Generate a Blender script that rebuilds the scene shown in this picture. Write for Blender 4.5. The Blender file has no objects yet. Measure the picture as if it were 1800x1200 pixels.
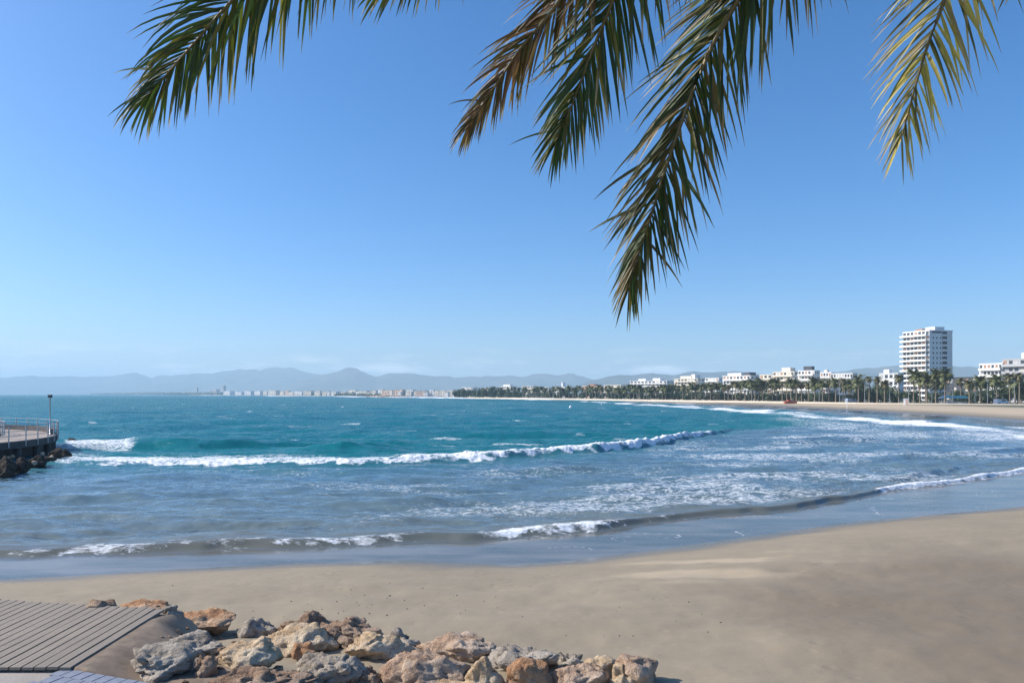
import bpy, bmesh, math, random
import numpy as np
from mathutils import Vector, Matrix, noise as mnoise

random.seed(7)
RNG = np.random.default_rng(11)
sc = bpy.context.scene
C = sc.collection

# ------------------------------------------------------------------ camera, sky, sun, exposure
F = 1300.0            # focal length in pixels of the 1800 px wide photograph
HZ = 692.0            # horizon row
CAMZ = 5.0
cam_d = bpy.data.cameras.new('camera'); cam = bpy.data.objects.new('camera', cam_d); C.objects.link(cam)
cam_d.sensor_width = 36.0; cam_d.lens = 36.0 * F / 1800.0
cam_d.shift_y = (HZ - 600.0) / 1800.0
cam_d.clip_start = 0.1; cam_d.clip_end = 60000
cam.location = (0, 0, CAMZ); cam.rotation_euler = (math.radians(90), 0, 0)
sc.camera = cam

SUN_AZ = math.radians(-84)      # from the view direction, negative = to the left
SUN_EL = math.radians(37)
world = bpy.data.worlds.new('World'); sc.world = world; world.use_nodes = True
wn = world.node_tree.nodes; wl = world.node_tree.links
bg = wn['Background']
sky = wn.new('ShaderNodeTexSky'); sky.sky_type = 'NISHITA'; sky.sun_disc = False
sky.sun_elevation = SUN_EL; sky.sun_rotation = SUN_AZ
sky.air_density = 1.0; sky.dust_density = 5.0; sky.ozone_density = 6.0; sky.altitude = 1500
hs = wn.new('ShaderNodeHueSaturation'); hs.inputs['Saturation'].default_value = 1.25
wl.new(sky.outputs[0], hs.inputs['Color']); 
# a few faint wisps of cloud low over the mountains
wtc = wn.new('ShaderNodeTexCoord'); wmp = wn.new('ShaderNodeMapping'); wmp.inputs['Scale'].default_value = (5.0, 5.0, 26.0)
wl.new(wtc.outputs['Generated'], wmp.inputs[0])
wno = wn.new('ShaderNodeTexNoise'); wno.inputs['Scale'].default_value = 1.6; wno.inputs['Detail'].default_value = 7; wno.inputs['Roughness'].default_value = 0.62
wl.new(wmp.outputs[0], wno.inputs['Vector'])
wr = wn.new('ShaderNodeValToRGB'); wr.color_ramp.elements[0].position = 0.51; wr.color_ramp.elements[1].position = 0.66; wl.new(wno.outputs['Fac'], wr.inputs[0])
wse = wn.new('ShaderNodeSeparateXYZ'); wl.new(wtc.outputs['Generated'], wse.inputs[0])
wb = wn.new('ShaderNodeValToRGB'); wl.new(wse.outputs['Z'], wb.inputs[0])
we = wb.color_ramp.elements
we[0].position = 0.0; we[0].color = (0, 0, 0, 1); we[1].position = 1.0; we[1].color = (0, 0, 0, 1)
for p_, v_ in ((0.016, 0.3), (0.032, 0.9), (0.044, 0.45), (0.066, 0.0)):
    e_ = we.new(p_); e_.color = (v_, v_, v_, 1)
wm = wn.new('ShaderNodeMath'); wm.operation = 'MULTIPLY'; wl.new(wr.outputs[0], wm.inputs[0]); wl.new(wb.outputs[0], wm.inputs[1])
wx = wn.new('ShaderNodeMix'); wx.data_type = 'RGBA'; wl.new(wm.outputs[0], wx.inputs[0]); wl.new(hs.outputs[0], wx.inputs[6]); wx.inputs[7].default_value = (6.6, 6.7, 6.9, 1)
wl.new(wx.outputs[2], bg.inputs['Color'])
bg.inputs['Strength'].default_value = 0.14

sun_d = bpy.data.lights.new('sun', 'SUN'); sun = bpy.data.objects.new('sun', sun_d); C.objects.link(sun)
sun_d.energy = 4.4; sun_d.angle = math.radians(0.53); sun_d.color = (1.0, 0.94, 0.85)
sdir = Vector((math.sin(SUN_AZ) * math.cos(SUN_EL), math.cos(SUN_AZ) * math.cos(SUN_EL), math.sin(SUN_EL)))
sun.rotation_euler = sdir.to_track_quat('Z', 'Y').to_euler()
sun.location = sdir * 100

sc.view_settings.view_transform = 'Standard'; sc.view_settings.look = 'None'
sc.view_settings.exposure = 0.42; sc.view_settings.gamma = 1.0
sc.view_settings.use_curve_mapping = False
sc.render.engine = 'CYCLES'
cy = sc.cycles
cy.max_bounces = 6; cy.diffuse_bounces = 2; cy.glossy_bounces = 2; cy.transmission_bounces = 2
cy.transparent_max_bounces = 4; cy.volume_bounces = 2
cy.use_denoising = True; cy.denoising_input_passes = 'RGB_ALBEDO_NORMAL'; cy.denoising_prefilter = 'NONE'
cy.sample_clamp_indirect = 6.0

# ------------------------------------------------------------------ helpers
def at(px, py, Y):
    """photo ray at depth Y -> world point"""
    return Vector(((px - 900.0) / F * Y, Y, CAMZ - (py - HZ) / F * Y))

def depth_on(py, z):
    return (CAMZ - z) * F / (py - HZ)

def link(o, parent=None):
    C.objects.link(o)
    if parent is not None:
        o.parent = parent
    return o

def mesh_obj(name, verts, faces, mat, parent=None, smooth=False):
    me = bpy.data.meshes.new(name)
    me.from_pydata([tuple(v) for v in verts], [], faces)
    if smooth:
        me.polygons.foreach_set('use_smooth', [True] * len(me.polygons))
    if mat is not None:
        me.materials.append(mat)
    return link(bpy.data.objects.new(name, me), parent)

def bm_obj(name, bm, mat, parent=None, smooth=False):
    me = bpy.data.meshes.new(name); bm.to_mesh(me); bm.free()
    if smooth:
        me.polygons.foreach_set('use_smooth', [True] * len(me.polygons))
    if mat is not None:
        me.materials.append(mat)
    return link(bpy.data.objects.new(name, me), parent)

def inst(name, me, parent=None, loc=(0, 0, 0), rz=0.0, scale=(1, 1, 1)):
    o = bpy.data.objects.new(name, me); link(o, parent)
    o.location = loc; o.rotation_euler = (0, 0, rz); o.scale = scale
    return o

def empty(name, loc, rz=0.0):
    o = bpy.data.objects.new(name, None); C.objects.link(o)
    o.location = loc; o.rotation_euler = (0, 0, rz); o.empty_display_size = 0.2
    return o

def tag(o, label, cat, group=None):
    o['label'] = label; o['category'] = cat
    if group: o['group'] = group
    return o

def box(bm, x0, x1, y0, y1, z0, z1):
    vs = [bm.verts.new(p) for p in ((x0,y0,z0),(x1,y0,z0),(x1,y1,z0),(x0,y1,z0),(x0,y0,z1),(x1,y0,z1),(x1,y1,z1),(x0,y1,z1))]
    for f in ((3,2,1,0),(4,5,6,7),(0,1,5,4),(1,2,6,5),(2,3,7,6),(3,0,4,7)):
        bm.faces.new([vs[i] for i in f])

def tube(bm, pts, radii, n=8):
    rings = []
    for i, p in enumerate(pts):
        p = Vector(p)
        a = Vector(pts[max(i-1, 0)]); b = Vector(pts[min(i+1, len(pts)-1)])
        t = (b - a).normalized()
        ref = Vector((0, 0, 1)) if abs(t.z) < 0.9 else Vector((1, 0, 0))
        s = t.cross(ref).normalized(); u = s.cross(t)
        r = radii[i] if hasattr(radii, '__len__') else radii
        rings.append([bm.verts.new(p + (s * math.cos(k * 2 * math.pi / n) + u * math.sin(k * 2 * math.pi / n)) * r) for k in range(n)])
    for a, b in zip(rings[:-1], rings[1:]):
        for k in range(n):
            bm.faces.new((a[k], a[(k+1) % n], b[(k+1) % n], b[k]))
    bm.faces.new(rings[0]); bm.faces.new(list(reversed(rings[-1])))

_tab = RNG.random((256, 256))
def vnoise(x, y):
    xi = np.floor(x).astype(np.int64); yi = np.floor(y).astype(np.int64)
    fx = x - xi; fy = y - yi
    fx = fx * fx * fx * (fx * (fx * 6 - 15) + 10); fy = fy * fy * fy * (fy * (fy * 6 - 15) + 10)
    a = _tab[xi & 255, yi & 255]; b = _tab[(xi + 1) & 255, yi & 255]
    c = _tab[xi & 255, (yi + 1) & 255]; d = _tab[(xi + 1) & 255, (yi + 1) & 255]
    return (a * (1 - fx) + b * fx) * (1 - fy) + (c * (1 - fx) + d * fx) * fy - 0.5
def fbm(x, y, octs=4):
    s = 0; a = 1.0
    for k in range(octs):
        s = s + a * vnoise(x * 2**k + 17.3 * k, y * 2**k + 5.1 * k); a *= 0.5
    return s
def sstep(a, b, x):
    t = np.clip((x - a) / (b - a), 0, 1); return t * t * (3 - 2 * t)

# ------------------------------------------------------------------ materials
def new_mat(name):
    m = bpy.data.materials.new(name); m.use_nodes = True
    return m, m.node_tree.nodes, m.node_tree.links, m.node_tree.nodes['Principled BSDF']

def nz(nodes, links, scale, detail=4, rough=0.55, coord='Object', stretch=None, dist=0.0):
    tc = nodes.new('ShaderNodeTexCoord')
    t = nodes.new('ShaderNodeTexNoise'); t.inputs['Scale'].default_value = scale
    t.inputs['Detail'].default_value = detail; t.inputs['Roughness'].default_value = rough
    t.inputs['Distortion'].default_value = dist
    if stretch:
        mp = nodes.new('ShaderNodeMapping'); mp.inputs['Scale'].default_value = stretch
        links.new(tc.outputs[coord], mp.inputs[0]); links.new(mp.outputs[0], t.inputs['Vector'])
    else:
        links.new(tc.outputs[coord], t.inputs['Vector'])
    return t.outputs['Fac']

def ramp(nodes, links, fac, stops):
    r = nodes.new('ShaderNodeValToRGB')
    while len(r.color_ramp.elements) < len(stops):
        r.color_ramp.elements.new(0.5)
    for e, (p, c) in zip(r.color_ramp.elements, stops):
        e.position = p; e.color = (c[0], c[1], c[2], 1) if hasattr(c, '__len__') else (c, c, c, 1)
    links.new(fac, r.inputs[0]); return r.outputs[0]

def mixc(nodes, links, fac, a, b, mode='MIX'):
    m = nodes.new('ShaderNodeMix'); m.data_type = 'RGBA'; m.blend_type = mode
    for sock, v in ((m.inputs[0], fac), (m.inputs[6], a), (m.inputs[7], b)):
        if hasattr(v, 'links'): links.new(v, sock)
        elif hasattr(v, '__len__'): sock.default_value = (v[0], v[1], v[2], 1)
        else: sock.default_value = v
    return m.outputs[2]

def math_n(nodes, links, op, a, b=None, clamp=False):
    m = nodes.new('ShaderNodeMath'); m.operation = op; m.use_clamp = clamp
    for s, v in ((m.inputs[0], a), (m.inputs[1], b)):
        if v is None: continue
        if hasattr(v, 'links'): links.new(v, s)
        else: s.default_value = v
    return m.outputs[0]

def attr(nodes, name, out='Fac'):
    a = nodes.new('ShaderNodeAttribute'); a.attribute_name = name; return a.outputs[out]

def bump(nodes, links, h, strength, dist, normal=None):
    b = nodes.new('ShaderNodeBump'); b.inputs['Strength'].default_value = strength; b.inputs['Distance'].default_value = dist
    links.new(h, b.inputs['Height'])
    if normal is not None: links.new(normal, b.inputs['Normal'])
    return b.outputs[0]

def simple(name, col, rough=0.7, var=0.18, scale=4.0, bumpd=0.0, metallic=0.0, coord='Object'):
    m, n, l, p = new_mat(name)
    f = nz(n, l, scale, 5, 0.6, coord)
    c = ramp(n, l, f, [(0.25, [x * (1 - var) for x in col]), (0.75, [min(1, x * (1 + var)) for x in col])])
    l.new(c, p.inputs['Base Color']); p.inputs['Roughness'].default_value = rough; p.inputs['Metallic'].default_value = metallic
    if bumpd:
        l.new(bump(n, l, nz(n, l, scale * 6, 6, 0.6, coord), 0.7, bumpd), p.inputs['Normal'])
    return m

def sea_material():
    m, n, l, p = new_mat('sea_water')
    n.remove(p); out = n['Material Output']
    foam_a = attr(n, 'foam'); sh = attr(n, 'shallow'); chop = attr(n, 'chop')
    body = ramp(n, l, sh, [(0.0, (0.003, 0.150, 0.185)), (0.30, (0.006, 0.170, 0.180)), (0.52, (0.125, 0.225, 0.275)), (0.80, (0.195, 0.205, 0.175)), (0.94, (0.150, 0.135, 0.100)), (1.0, (0.290, 0.245, 0.185))])
    var = nz(n, l, 0.035, 4, 0.6, 'Object', (0.5, 1.0, 1))
    body = mixc(n, l, math_n(n, l, 'MULTIPLY', math_n(n, l, 'SUBTRACT', var, 0.3, True), 1.1), body, (0.008, 0.080, 0.125))
    # ripples
    h1 = nz(n, l, 0.9, 4, 0.6, 'Object', (0.45, 1.0, 1), 0.4)
    h2 = nz(n, l, 3.2, 4, 0.6, 'Object', (0.5, 1.0, 1), 0.3)
    h3 = nz(n, l, 0.16, 3, 0.55, 'Object', (0.4, 1.0, 1))
    hh = math_n(n, l, 'ADD', math_n(n, l, 'MULTIPLY', h1, 0.55), math_n(n, l, 'MULTIPLY', h2, 0.24))
    hh = math_n(n, l, 'ADD', hh, math_n(n, l, 'MULTIPLY', h3, 2.2))
    hh = math_n(n, l, 'MULTIPLY', hh, chop)
    bn = bump(n, l, hh, 1.0, 0.75)
    fres = n.new('ShaderNodeFresnel'); fres.inputs['IOR'].default_value = 1.33; l.new(bn, fres.inputs['Normal'])
    l.new(math_n(n, l, 'ADD', 1.33, math_n(n, l, 'MULTIPLY', math_n(n, l, 'SUBTRACT', sh, 0.93, True), 6.0)), fres.inputs['IOR'])
    fr = math_n(n, l, 'MULTIPLY', fres.outputs[0], ramp(n, l, sh, [(0.0, 0.42), (0.30, 0.42), (0.52, 0.70), (0.80, 0.62), (1.0, 0.48)]), True)
    fr = math_n(n, l, 'MULTIPLY', fr, 2.0, True)
    dif = n.new('ShaderNodeBsdfDiffuse'); l.new(body, dif.inputs['Color'])
    gl = n.new('ShaderNodeBsdfGlossy'); gl.inputs['Roughness'].default_value = 0.12; l.new(bn, gl.inputs['Normal'])
    mx = n.new('ShaderNodeMixShader'); l.new(fr, mx.inputs[0]); l.new(dif.outputs[0], mx.inputs[1]); l.new(gl.outputs[0], mx.inputs[2])
    # foam lace
    f1 = nz(n, l, 1.7, 6, 0.62, 'Object', (0.55, 1.0, 1), 1.2)
    f2 = nz(n, l, 6.0, 5, 0.65, 'Object', (0.6, 1.0, 1), 0.8)
    lace = math_n(n, l, 'SUBTRACT', 1.0, math_n(n, l, 'MULTIPLY', math_n(n, l, 'ABSOLUTE', math_n(n, l, 'SUBTRACT', f1, 0.5)), 6.0))
    pat = math_n(n, l, 'ADD', math_n(n, l, 'MULTIPLY', lace, 0.36), math_n(n, l, 'MULTIPLY', f2, 0.72))
    fm = math_n(n, l, 'ADD', pat, math_n(n, l, 'MULTIPLY', foam_a, 1.12))
    fm = math_n(n, l, 'MULTIPLY', math_n(n, l, 'SUBTRACT', fm, 0.98), 3.2, True)
    fm = math_n(n, l, 'MULTIPLY', fm, math_n(n, l, 'MULTIPLY', foam_a, 8.0, True), True)
    fdif = n.new('ShaderNodeBsdfDiffuse'); fdif.inputs['Color'].default_value = (0.84, 0.86, 0.87, 1)
    l.new(bump(n, l, f2, 0.8, 0.12), fdif.inputs['Normal'])
    mx2 = n.new('ShaderNodeMixShader'); l.new(fm, mx2.inputs[0]); l.new(mx.outputs[0], mx2.inputs[1]); l.new(fdif.outputs[0], mx2.inputs[2])
    l.new(mx2.outputs[0], out.inputs['Surface'])
    return m

def land_material():
    m, n, l, p = new_mat('beach_sand')
    wet = attr(n, 'wet'); dirt = attr(n, 'dirt'); inl = attr(n, 'inland'); sand_shade = attr(n, 'sand_shade')
    big = nz(n, l, 0.22, 4, 0.55, 'Object', (0.5, 1.3, 1), 0.6)
    fine = nz(n, l, 60, 5, 0.7)
    mid = nz(n, l, 1.6, 6, 0.6, 'Object', (0.6, 1.4, 1))
    base = ramp(n, l, big, [(0.3, (0.258, 0.208, 0.138)), (0.7, (0.325, 0.262, 0.170))])
    base = mixc(n, l, 0.35, base, ramp(n, l, mid, [(0.3, (0.250, 0.204, 0.140)), (0.7, (0.342, 0.278, 0.190))]))
    base = mixc(n, l, 0.25, base, ramp(n, l, fine, [(0.35, (0.16, 0.128, 0.085)), (0.65, (0.43, 0.352, 0.25))]))
    dry = attr(n, 'dry')  # dry far sand, plus near streaks of painted sunlight
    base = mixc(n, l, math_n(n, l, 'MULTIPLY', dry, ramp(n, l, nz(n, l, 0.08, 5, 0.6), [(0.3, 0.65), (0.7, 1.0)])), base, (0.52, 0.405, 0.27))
    base = mixc(n, l, sand_shade, base, (0.168, 0.128, 0.086))  # darkens the sand where shade is painted in
    dcol = ramp(n, l, nz(n, l, 5, 6, 0.65), [(0.3, (0.155, 0.112, 0.078)), (0.7, (0.27, 0.20, 0.14))])
    base = mixc(n, l, dirt, base, dcol)
    icol = ramp(n, l, nz(n, l, 0.03, 5, 0.6), [(0.4, (0.05, 0.07, 0.03)), (0.6, (0.17, 0.15, 0.10))])
    base = mixc(n, l, inl, base, icol)
    base = mixc(n, l, wet, base, (0.150, 0.120, 0.084))
    l.new(base, p.inputs['Base Color'])
    r = math_n(n, l, 'SUBTRACT', 0.9, math_n(n, l, 'MULTIPLY', wet, 0.72))
    l.new(r, p.inputs['Roughness'])
    hb = math_n(n, l, 'ADD', math_n(n, l, 'MULTIPLY', fine, 0.10), mid)
    vo = n.new('ShaderNodeTexVoronoi'); vo.inputs['Scale'].default_value = 2.4
    tcv = n.new('ShaderNodeTexCoord'); l.new(tcv.outputs['Object'], vo.inputs['Vector'])
    dim = math_n(n, l, 'MULTIPLY', ramp(n, l, vo.outputs['Distance'], [(0.06, 0.0), (0.30, 1.0)]), ramp(n, l, nz(n, l, 0.35, 3, 0.6), [(0.42, 0.0), (0.62, 1.0)]))
    hb = math_n(n, l, 'ADD', hb, math_n(n, l, 'MULTIPLY', dim, 0.5))
    hb = math_n(n, l, 'MULTIPLY', hb, math_n(n, l, 'SUBTRACT', 1.0, wet, True))
    l.new(bump(n, l, hb, 0.55, 0.045), p.inputs['Normal'])
    return m

def rock_material(name, c_lo, c_hi, c_pale):
    m, n, l, p = new_mat(name)
    a = nz(n, l, 2.6, 7, 0.65); b = nz(n, l, 11, 6, 0.7); c = nz(n, l, 1.1, 3, 0.5)
    col = ramp(n, l, a, [(0.32, c_lo), (0.5, c_hi), (0.72, c_pale)])
    col = mixc(n, l, ramp(n, l, b, [(0.32, 0.6), (0.43, 0.0)]), col, [x * 0.42 for x in c_lo])
    col = mixc(n, l, ramp(n, l, c, [(0.48, 0.0), (0.66, 0.6)]), col, c_pale)
    l.new(col, p.inputs['Base Color']); p.inputs['Roughness'].default_value = 0.92
    p.inputs['Specular IOR Level'].default_value = 0.25
    v = n.new('ShaderNodeTexVoronoi'); v.inputs['Scale'].default_value = 9.0
    tc = n.new('ShaderNodeTexCoord'); l.new(tc.outputs['Object'], v.inputs['Vector'])
    hb = math_n(n, l, 'ADD', math_n(n, l, 'MULTIPLY', b, 1.0), math_n(n, l, 'MULTIPLY', v.outputs['Distance'], 0.5))
    hb = math_n(n, l, 'ADD', hb, math_n(n, l, 'MULTIPLY', nz(n, l, 36, 5, 0.7), 0.4))
    l.new(bump(n, l, hb, 1.0, 0.085), p.inputs['Normal'])
    return m

def leaf_material():
    m, n, l, p = new_mat('palm_leaflet')
    t = attr(n, 'tint', 'Color'); tip = attr(n, 'tip')
    v = nz(n, l, 9, 3, 0.5)
    col = mixc(n, l, math_n(n, l, 'MULTIPLY', v, 0.35), t, (0.10, 0.085, 0.02))
    col = mixc(n, l, tip, col, (0.42, 0.33, 0.22))
    l.new(col, p.inputs['Base Color']); p.inputs['Roughness'].default_value = 0.48
    tr = n.new('ShaderNodeBsdfTranslucent'); l.new(mixc(n, l, 1.0, col, (1.3, 1.4, 0.6), 'MULTIPLY'), tr.inputs['Color'])
    mx = n.new('ShaderNodeMixShader'); mx.inputs[0].default_value = 0.30
    l.new(p.outputs[0], mx.inputs[1]); l.new(tr.outputs[0], mx.inputs[2])
    l.new(mx.outputs[0], n['Material Output'].inputs['Surface'])
    return m

def plank_material():
    m, n, l, p = new_mat('weathered_plank')
    oi = n.new('ShaderNodeObjectInfo')
    g = nz(n, l, 3.0, 7, 0.7, 'Object', (9, 0.5, 1))
    col = ramp(n, l, g, [(0.25, (0.16, 0.132, 0.105)), (0.55, (0.285, 0.24, 0.185)), (0.8, (0.40, 0.34, 0.265))])
    col = mixc(n, l, math_n(n, l, 'MULTIPLY', oi.outputs['Random'], 0.75), col, (0.215, 0.18, 0.145))
    sandy = nz(n, l, 1.3, 5, 0.6)
    col = mixc(n, l, ramp(n, l, sandy, [(0.5, 0.0), (0.7, 0.45)]), col, (0.40, 0.33, 0.25))
    l.new(col, p.inputs['Base Color']); p.inputs['Roughness'].default_value = 0.85
    l.new(bump(n, l, g, 0.6, 0.008), p.inputs['Normal'])
    return m

def mountain_material():
    m, n, l, p = new_mat('mountain_scrub')
    f = nz(n, l, 0.004, 6, 0.6)
    c = ramp(n, l, f, [(0.35, (0.035, 0.048, 0.042)), (0.65, (0.11, 0.105, 0.09))])
    l.new(c, p.inputs['Base Color']); p.inputs['Roughness'].default_value = 1.0
    p.inputs['Specular IOR Level'].default_value = 0.0
    return m

def foliage_material(name, c0, c1):
    m, n, l, p = new_mat(name)
    oi = n.new('ShaderNodeObjectInfo')
    f = nz(n, l, 1.2, 3, 0.5)
    c = ramp(n, l, f, [(0.35, c0), (0.65, c1)])
    c = mixc(n, l, math_n(n, l, 'MULTIPLY', oi.outputs['Random'], 0.5), c, [(a + b) * 0.42 + 0.012 for a, b in zip(c0, c1)])
    l.new(c, p.inputs['Base Color']); p.inputs['Roughness'].default_value = 0.6
    return m

M = dict(
    sea=sea_material(), land=land_material(), leaf=leaf_material(), plank=plank_material(), mount=mountain_material(),
    rachis=simple('rachis', (0.16, 0.13, 0.05), 0.5),
    trunk=simple('palm_bark', (0.16, 0.12, 0.085), 0.95, 0.35, 6, 0.03),
    far_trunk=simple('far_palm_bark', (0.23, 0.185, 0.135), 0.95, 0.25, 1),
    palm_a=foliage_material('palm_green', (0.075, 0.090, 0.028), (0.150, 0.155, 0.048)),
    palm_b=foliage_material('palm_olive', (0.095, 0.095, 0.034), (0.190, 0.165, 0.060)),
    palm_dead=foliage_material('dead_fronds', (0.13, 0.085, 0.04), (0.23, 0.16, 0.085)),
    tree=foliage_material('broad_leaf', (0.028, 0.052, 0.018), (0.065, 0.095, 0.030)),
    white=simple('white_render', (0.80, 0.78, 0.74), 0.8, 0.05, 0.4),
    cream=simple('cream_render', (0.74, 0.67, 0.55), 0.8, 0.06, 0.4),
    peach=simple('peach_render', (0.66, 0.47, 0.36), 0.8, 0.06, 0.4),
    grey=simple('grey_render', (0.46, 0.46, 0.46), 0.8, 0.06, 0.4),
    dark=simple('dark_panel', (0.06, 0.065, 0.075), 0.5, 0.1, 0.4),
    glass=simple('window_glass', (0.05, 0.065, 0.08), 0.12, 0.3, 0.3),
    blind=simple('window_blind', (0.55, 0.50, 0.42), 0.8, 0.15, 0.4),
    awning=simple('awning_canvas', (0.36, 0.22, 0.15), 0.8, 0.2, 0.4),
    tile=simple('roof_tile', (0.40, 0.20, 0.13), 0.85, 0.2, 0.5),
    concrete=simple('concrete', (0.40, 0.36, 0.31), 0.85, 0.15, 1.5, 0.01),
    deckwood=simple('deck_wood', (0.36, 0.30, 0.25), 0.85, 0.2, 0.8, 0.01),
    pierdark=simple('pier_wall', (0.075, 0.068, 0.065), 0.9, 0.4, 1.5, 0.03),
    steel=simple('galvanised_steel', (0.42, 0.42, 0.42), 0.45, 0.1, 3, 0, 0.6),
    lampbox=simple('lamp_housing', (0.05, 0.05, 0.055), 0.5),
    paver=simple('shade_blue_paver', (0.205, 0.225, 0.275), 0.85, 0.2, 8, 0.004),  # blue tint is shade painted into the paver colour
    slab=simple('promenade_slab', (0.34, 0.30, 0.26), 0.9, 0.15, 2, 0.01),
    red=simple('red_paint', (0.38, 0.07, 0.045), 0.5),
    whitepaint=simple('white_paint', (0.8, 0.8, 0.8), 0.4),
    orange=simple('orange_plastic', (0.7, 0.28, 0.05), 0.5),
    turq=simple('turquoise_canvas', (0.20, 0.55, 0.55), 0.7),
    bluepaint=simple('blue_grey_paint', (0.25, 0.32, 0.42), 0.4),
    wall=simple('sea_wall', (0.60, 0.52, 0.42), 0.9, 0.1, 0.3),
)
ROCK = dict(
    orange=rock_material('rock_orange', (0.31, 0.15, 0.075), (0.52, 0.29, 0.155), (0.66, 0.48, 0.32)),
    cream=rock_material('rock_cream', (0.46, 0.29, 0.155), (0.66, 0.49, 0.31), (0.78, 0.66, 0.49)),
    grey=rock_material('rock_grey', (0.24, 0.195, 0.155), (0.45, 0.385, 0.31), (0.64, 0.56, 0.46)),
    brown=rock_material('rock_brown', (0.20, 0.125, 0.08), (0.38, 0.25, 0.165), (0.54, 0.40, 0.285)),
    pink=rock_material('rock_pink', (0.33, 0.195, 0.125), (0.54, 0.375, 0.255), (0.68, 0.54, 0.41)),
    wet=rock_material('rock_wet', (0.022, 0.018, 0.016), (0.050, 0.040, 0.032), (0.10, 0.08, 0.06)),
)

# ------------------------------------------------------------------ the shoreline and the land sheet
def G(px, py, z=0.0):
    Y = depth_on(py, z); return ((px - 900.0) / F * Y, Y)
near = [(-400, 20)] + [(-60, 19.2), (-30, 19.4)] + [G(*q) for q in ((0,1018),(150,1010),(300,1001),(450,993),(600,988),(700,985),(800,989),(900,992),(1000,985),(1080,975),(1150,966),(1250,952),(1300,945),(1500,917),(1650,903),(1800,890))]
SHORE = near + [(40, 45), (64, 72), (83, 108), (92, 142), (97, 175), (100, 217), (102, 330), (94, 470), (50, 660), (-71, 930), (-260, 1300), (-700, 2100), (-1375, 3250), (-3300, 6200), (-7000, 12500)]
SH = np.array(SHORE)
def shore_dist(x, y):
    d2 = np.full(x.shape, 1e18)
    for (ax, ay), (bx, by) in zip(SHORE[:-1], SHORE[1:]):
        dx, dy = bx - ax, by - ay
        t = np.clip(((x - ax) * dx + (y - ay) * dy) / (dx * dx + dy * dy), 0, 1)
        d2 = np.minimum(d2, (x - ax - t * dx) ** 2 + (y - ay - t * dy) ** 2)
    poly = SHORE + [(-16000, 12500), (-16000, 20)]
    inside = np.zeros(x.shape, bool)
    for (ax, ay), (bx, by) in zip(poly, poly[1:] + poly[:1]):
        if ay == by: continue
        cr = ((ay > y) != (by > y)) & (x < (bx - ax) * (y - ay) / (by - ay) + ax)
        inside ^= cr
    return np.where(inside, -1, 1) * np.sqrt(d2)

# top edge of the stony bank between promenade and sand (x, y)
BANK = [(-60, 15.0), (-9, 12.6), (-6.2, 12.0), (-5.4, 11.75), (-4.4, 10.3), (-3.0, 9.4), (-1.5, 8.6), (0, 8.0), (1.6, 7.4), (3.2, 6.6), (6, 5.0), (40, -8)]
BX = np.array([b[0] for b in BANK]); BY = np.array([b[1] for b in BANK])
def land_z(x, y, s=None):
    x = np.asarray(x, float); y = np.asarray(y, float)
    if s is None: s = shore_dist(x, y)
    L = np.where(y > 60, 16.0, 6.0)
    zmax = np.where(y > 60, 1.0, 1.15)
    z = np.where(s > 0, zmax * (1 - np.exp(-np.maximum(s, 0) / L)), -np.minimum(1.5, -s * 0.07))
    nearm = (y < 60) & (s > 0)
    z = z + np.where(nearm, sstep(1, 6, s) * (fbm(x * 0.35, y * 0.6, 3) * 0.10 + fbm(x * 1.8, y * 2.2, 3) * 0.026), 0)
    b = np.interp(x, BX, BY) - y
    z = np.where(y < 60, z + (1.40 + 0.182 * sstep(-4.6, -5.4, x) - z) * sstep(-1.3, 0.35, b + fbm(x * 0.9, y * 0.9, 2) * 0.5) , z)
    zs = (y < np.interp(x, [-14, -5.62, -4.15, 0.0, 8.0, 14], [9.44, 9.30, 8.78, 7.28, 4.2, 1.5]) - 0.05) & (y < 60)
    z = np.where(zs, np.minimum(z, 1.25), z)
    far_b = (y > 60) & (s > 45)
    z = np.where(far_b, z + sstep(45, 400, s) * 3.0, z)
    return z

def fan(us, Ys, zfun):
    U, Y = np.meshgrid(us, Ys)
    X = U * Y
    return X, Y, U

def grid_mesh(name, X, Y, Z, mat, attrs):
    nr, ncol = X.shape
    co = np.stack([X, Y, Z], -1).reshape(-1, 3).astype(np.float32)
    idx = np.arange(nr * ncol).reshape(nr, ncol)
    quads = np.stack([idx[:-1, :-1], idx[:-1, 1:], idx[1:, 1:], idx[1:, :-1]], -1).reshape(-1, 4)
    me = bpy.data.meshes.new(name)
    me.vertices.add(len(co)); me.vertices.foreach_set('co', co.ravel())
    me.loops.add(quads.size); me.loops.foreach_set('vertex_index', quads.ravel().astype(np.int32))
    me.polygons.add(len(quads)); me.polygons.foreach_set('loop_start', (np.arange(len(quads)) * 4).astype(np.int32))
    me.polygons.foreach_set('loop_total', np.full(len(quads), 4, np.int32))
    me.polygons.foreach_set('use_smooth', np.ones(len(quads), bool))
    me.update(calc_edges=True); me.validate()
    for k, v in attrs.items():
        a = me.attributes.new(k, 'FLOAT', 'POINT'); a.data.foreach_set('value', np.asarray(v, np.float32).ravel())
    me.materials.append(mat)
    return link(bpy.data.objects.new(name, me))

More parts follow.
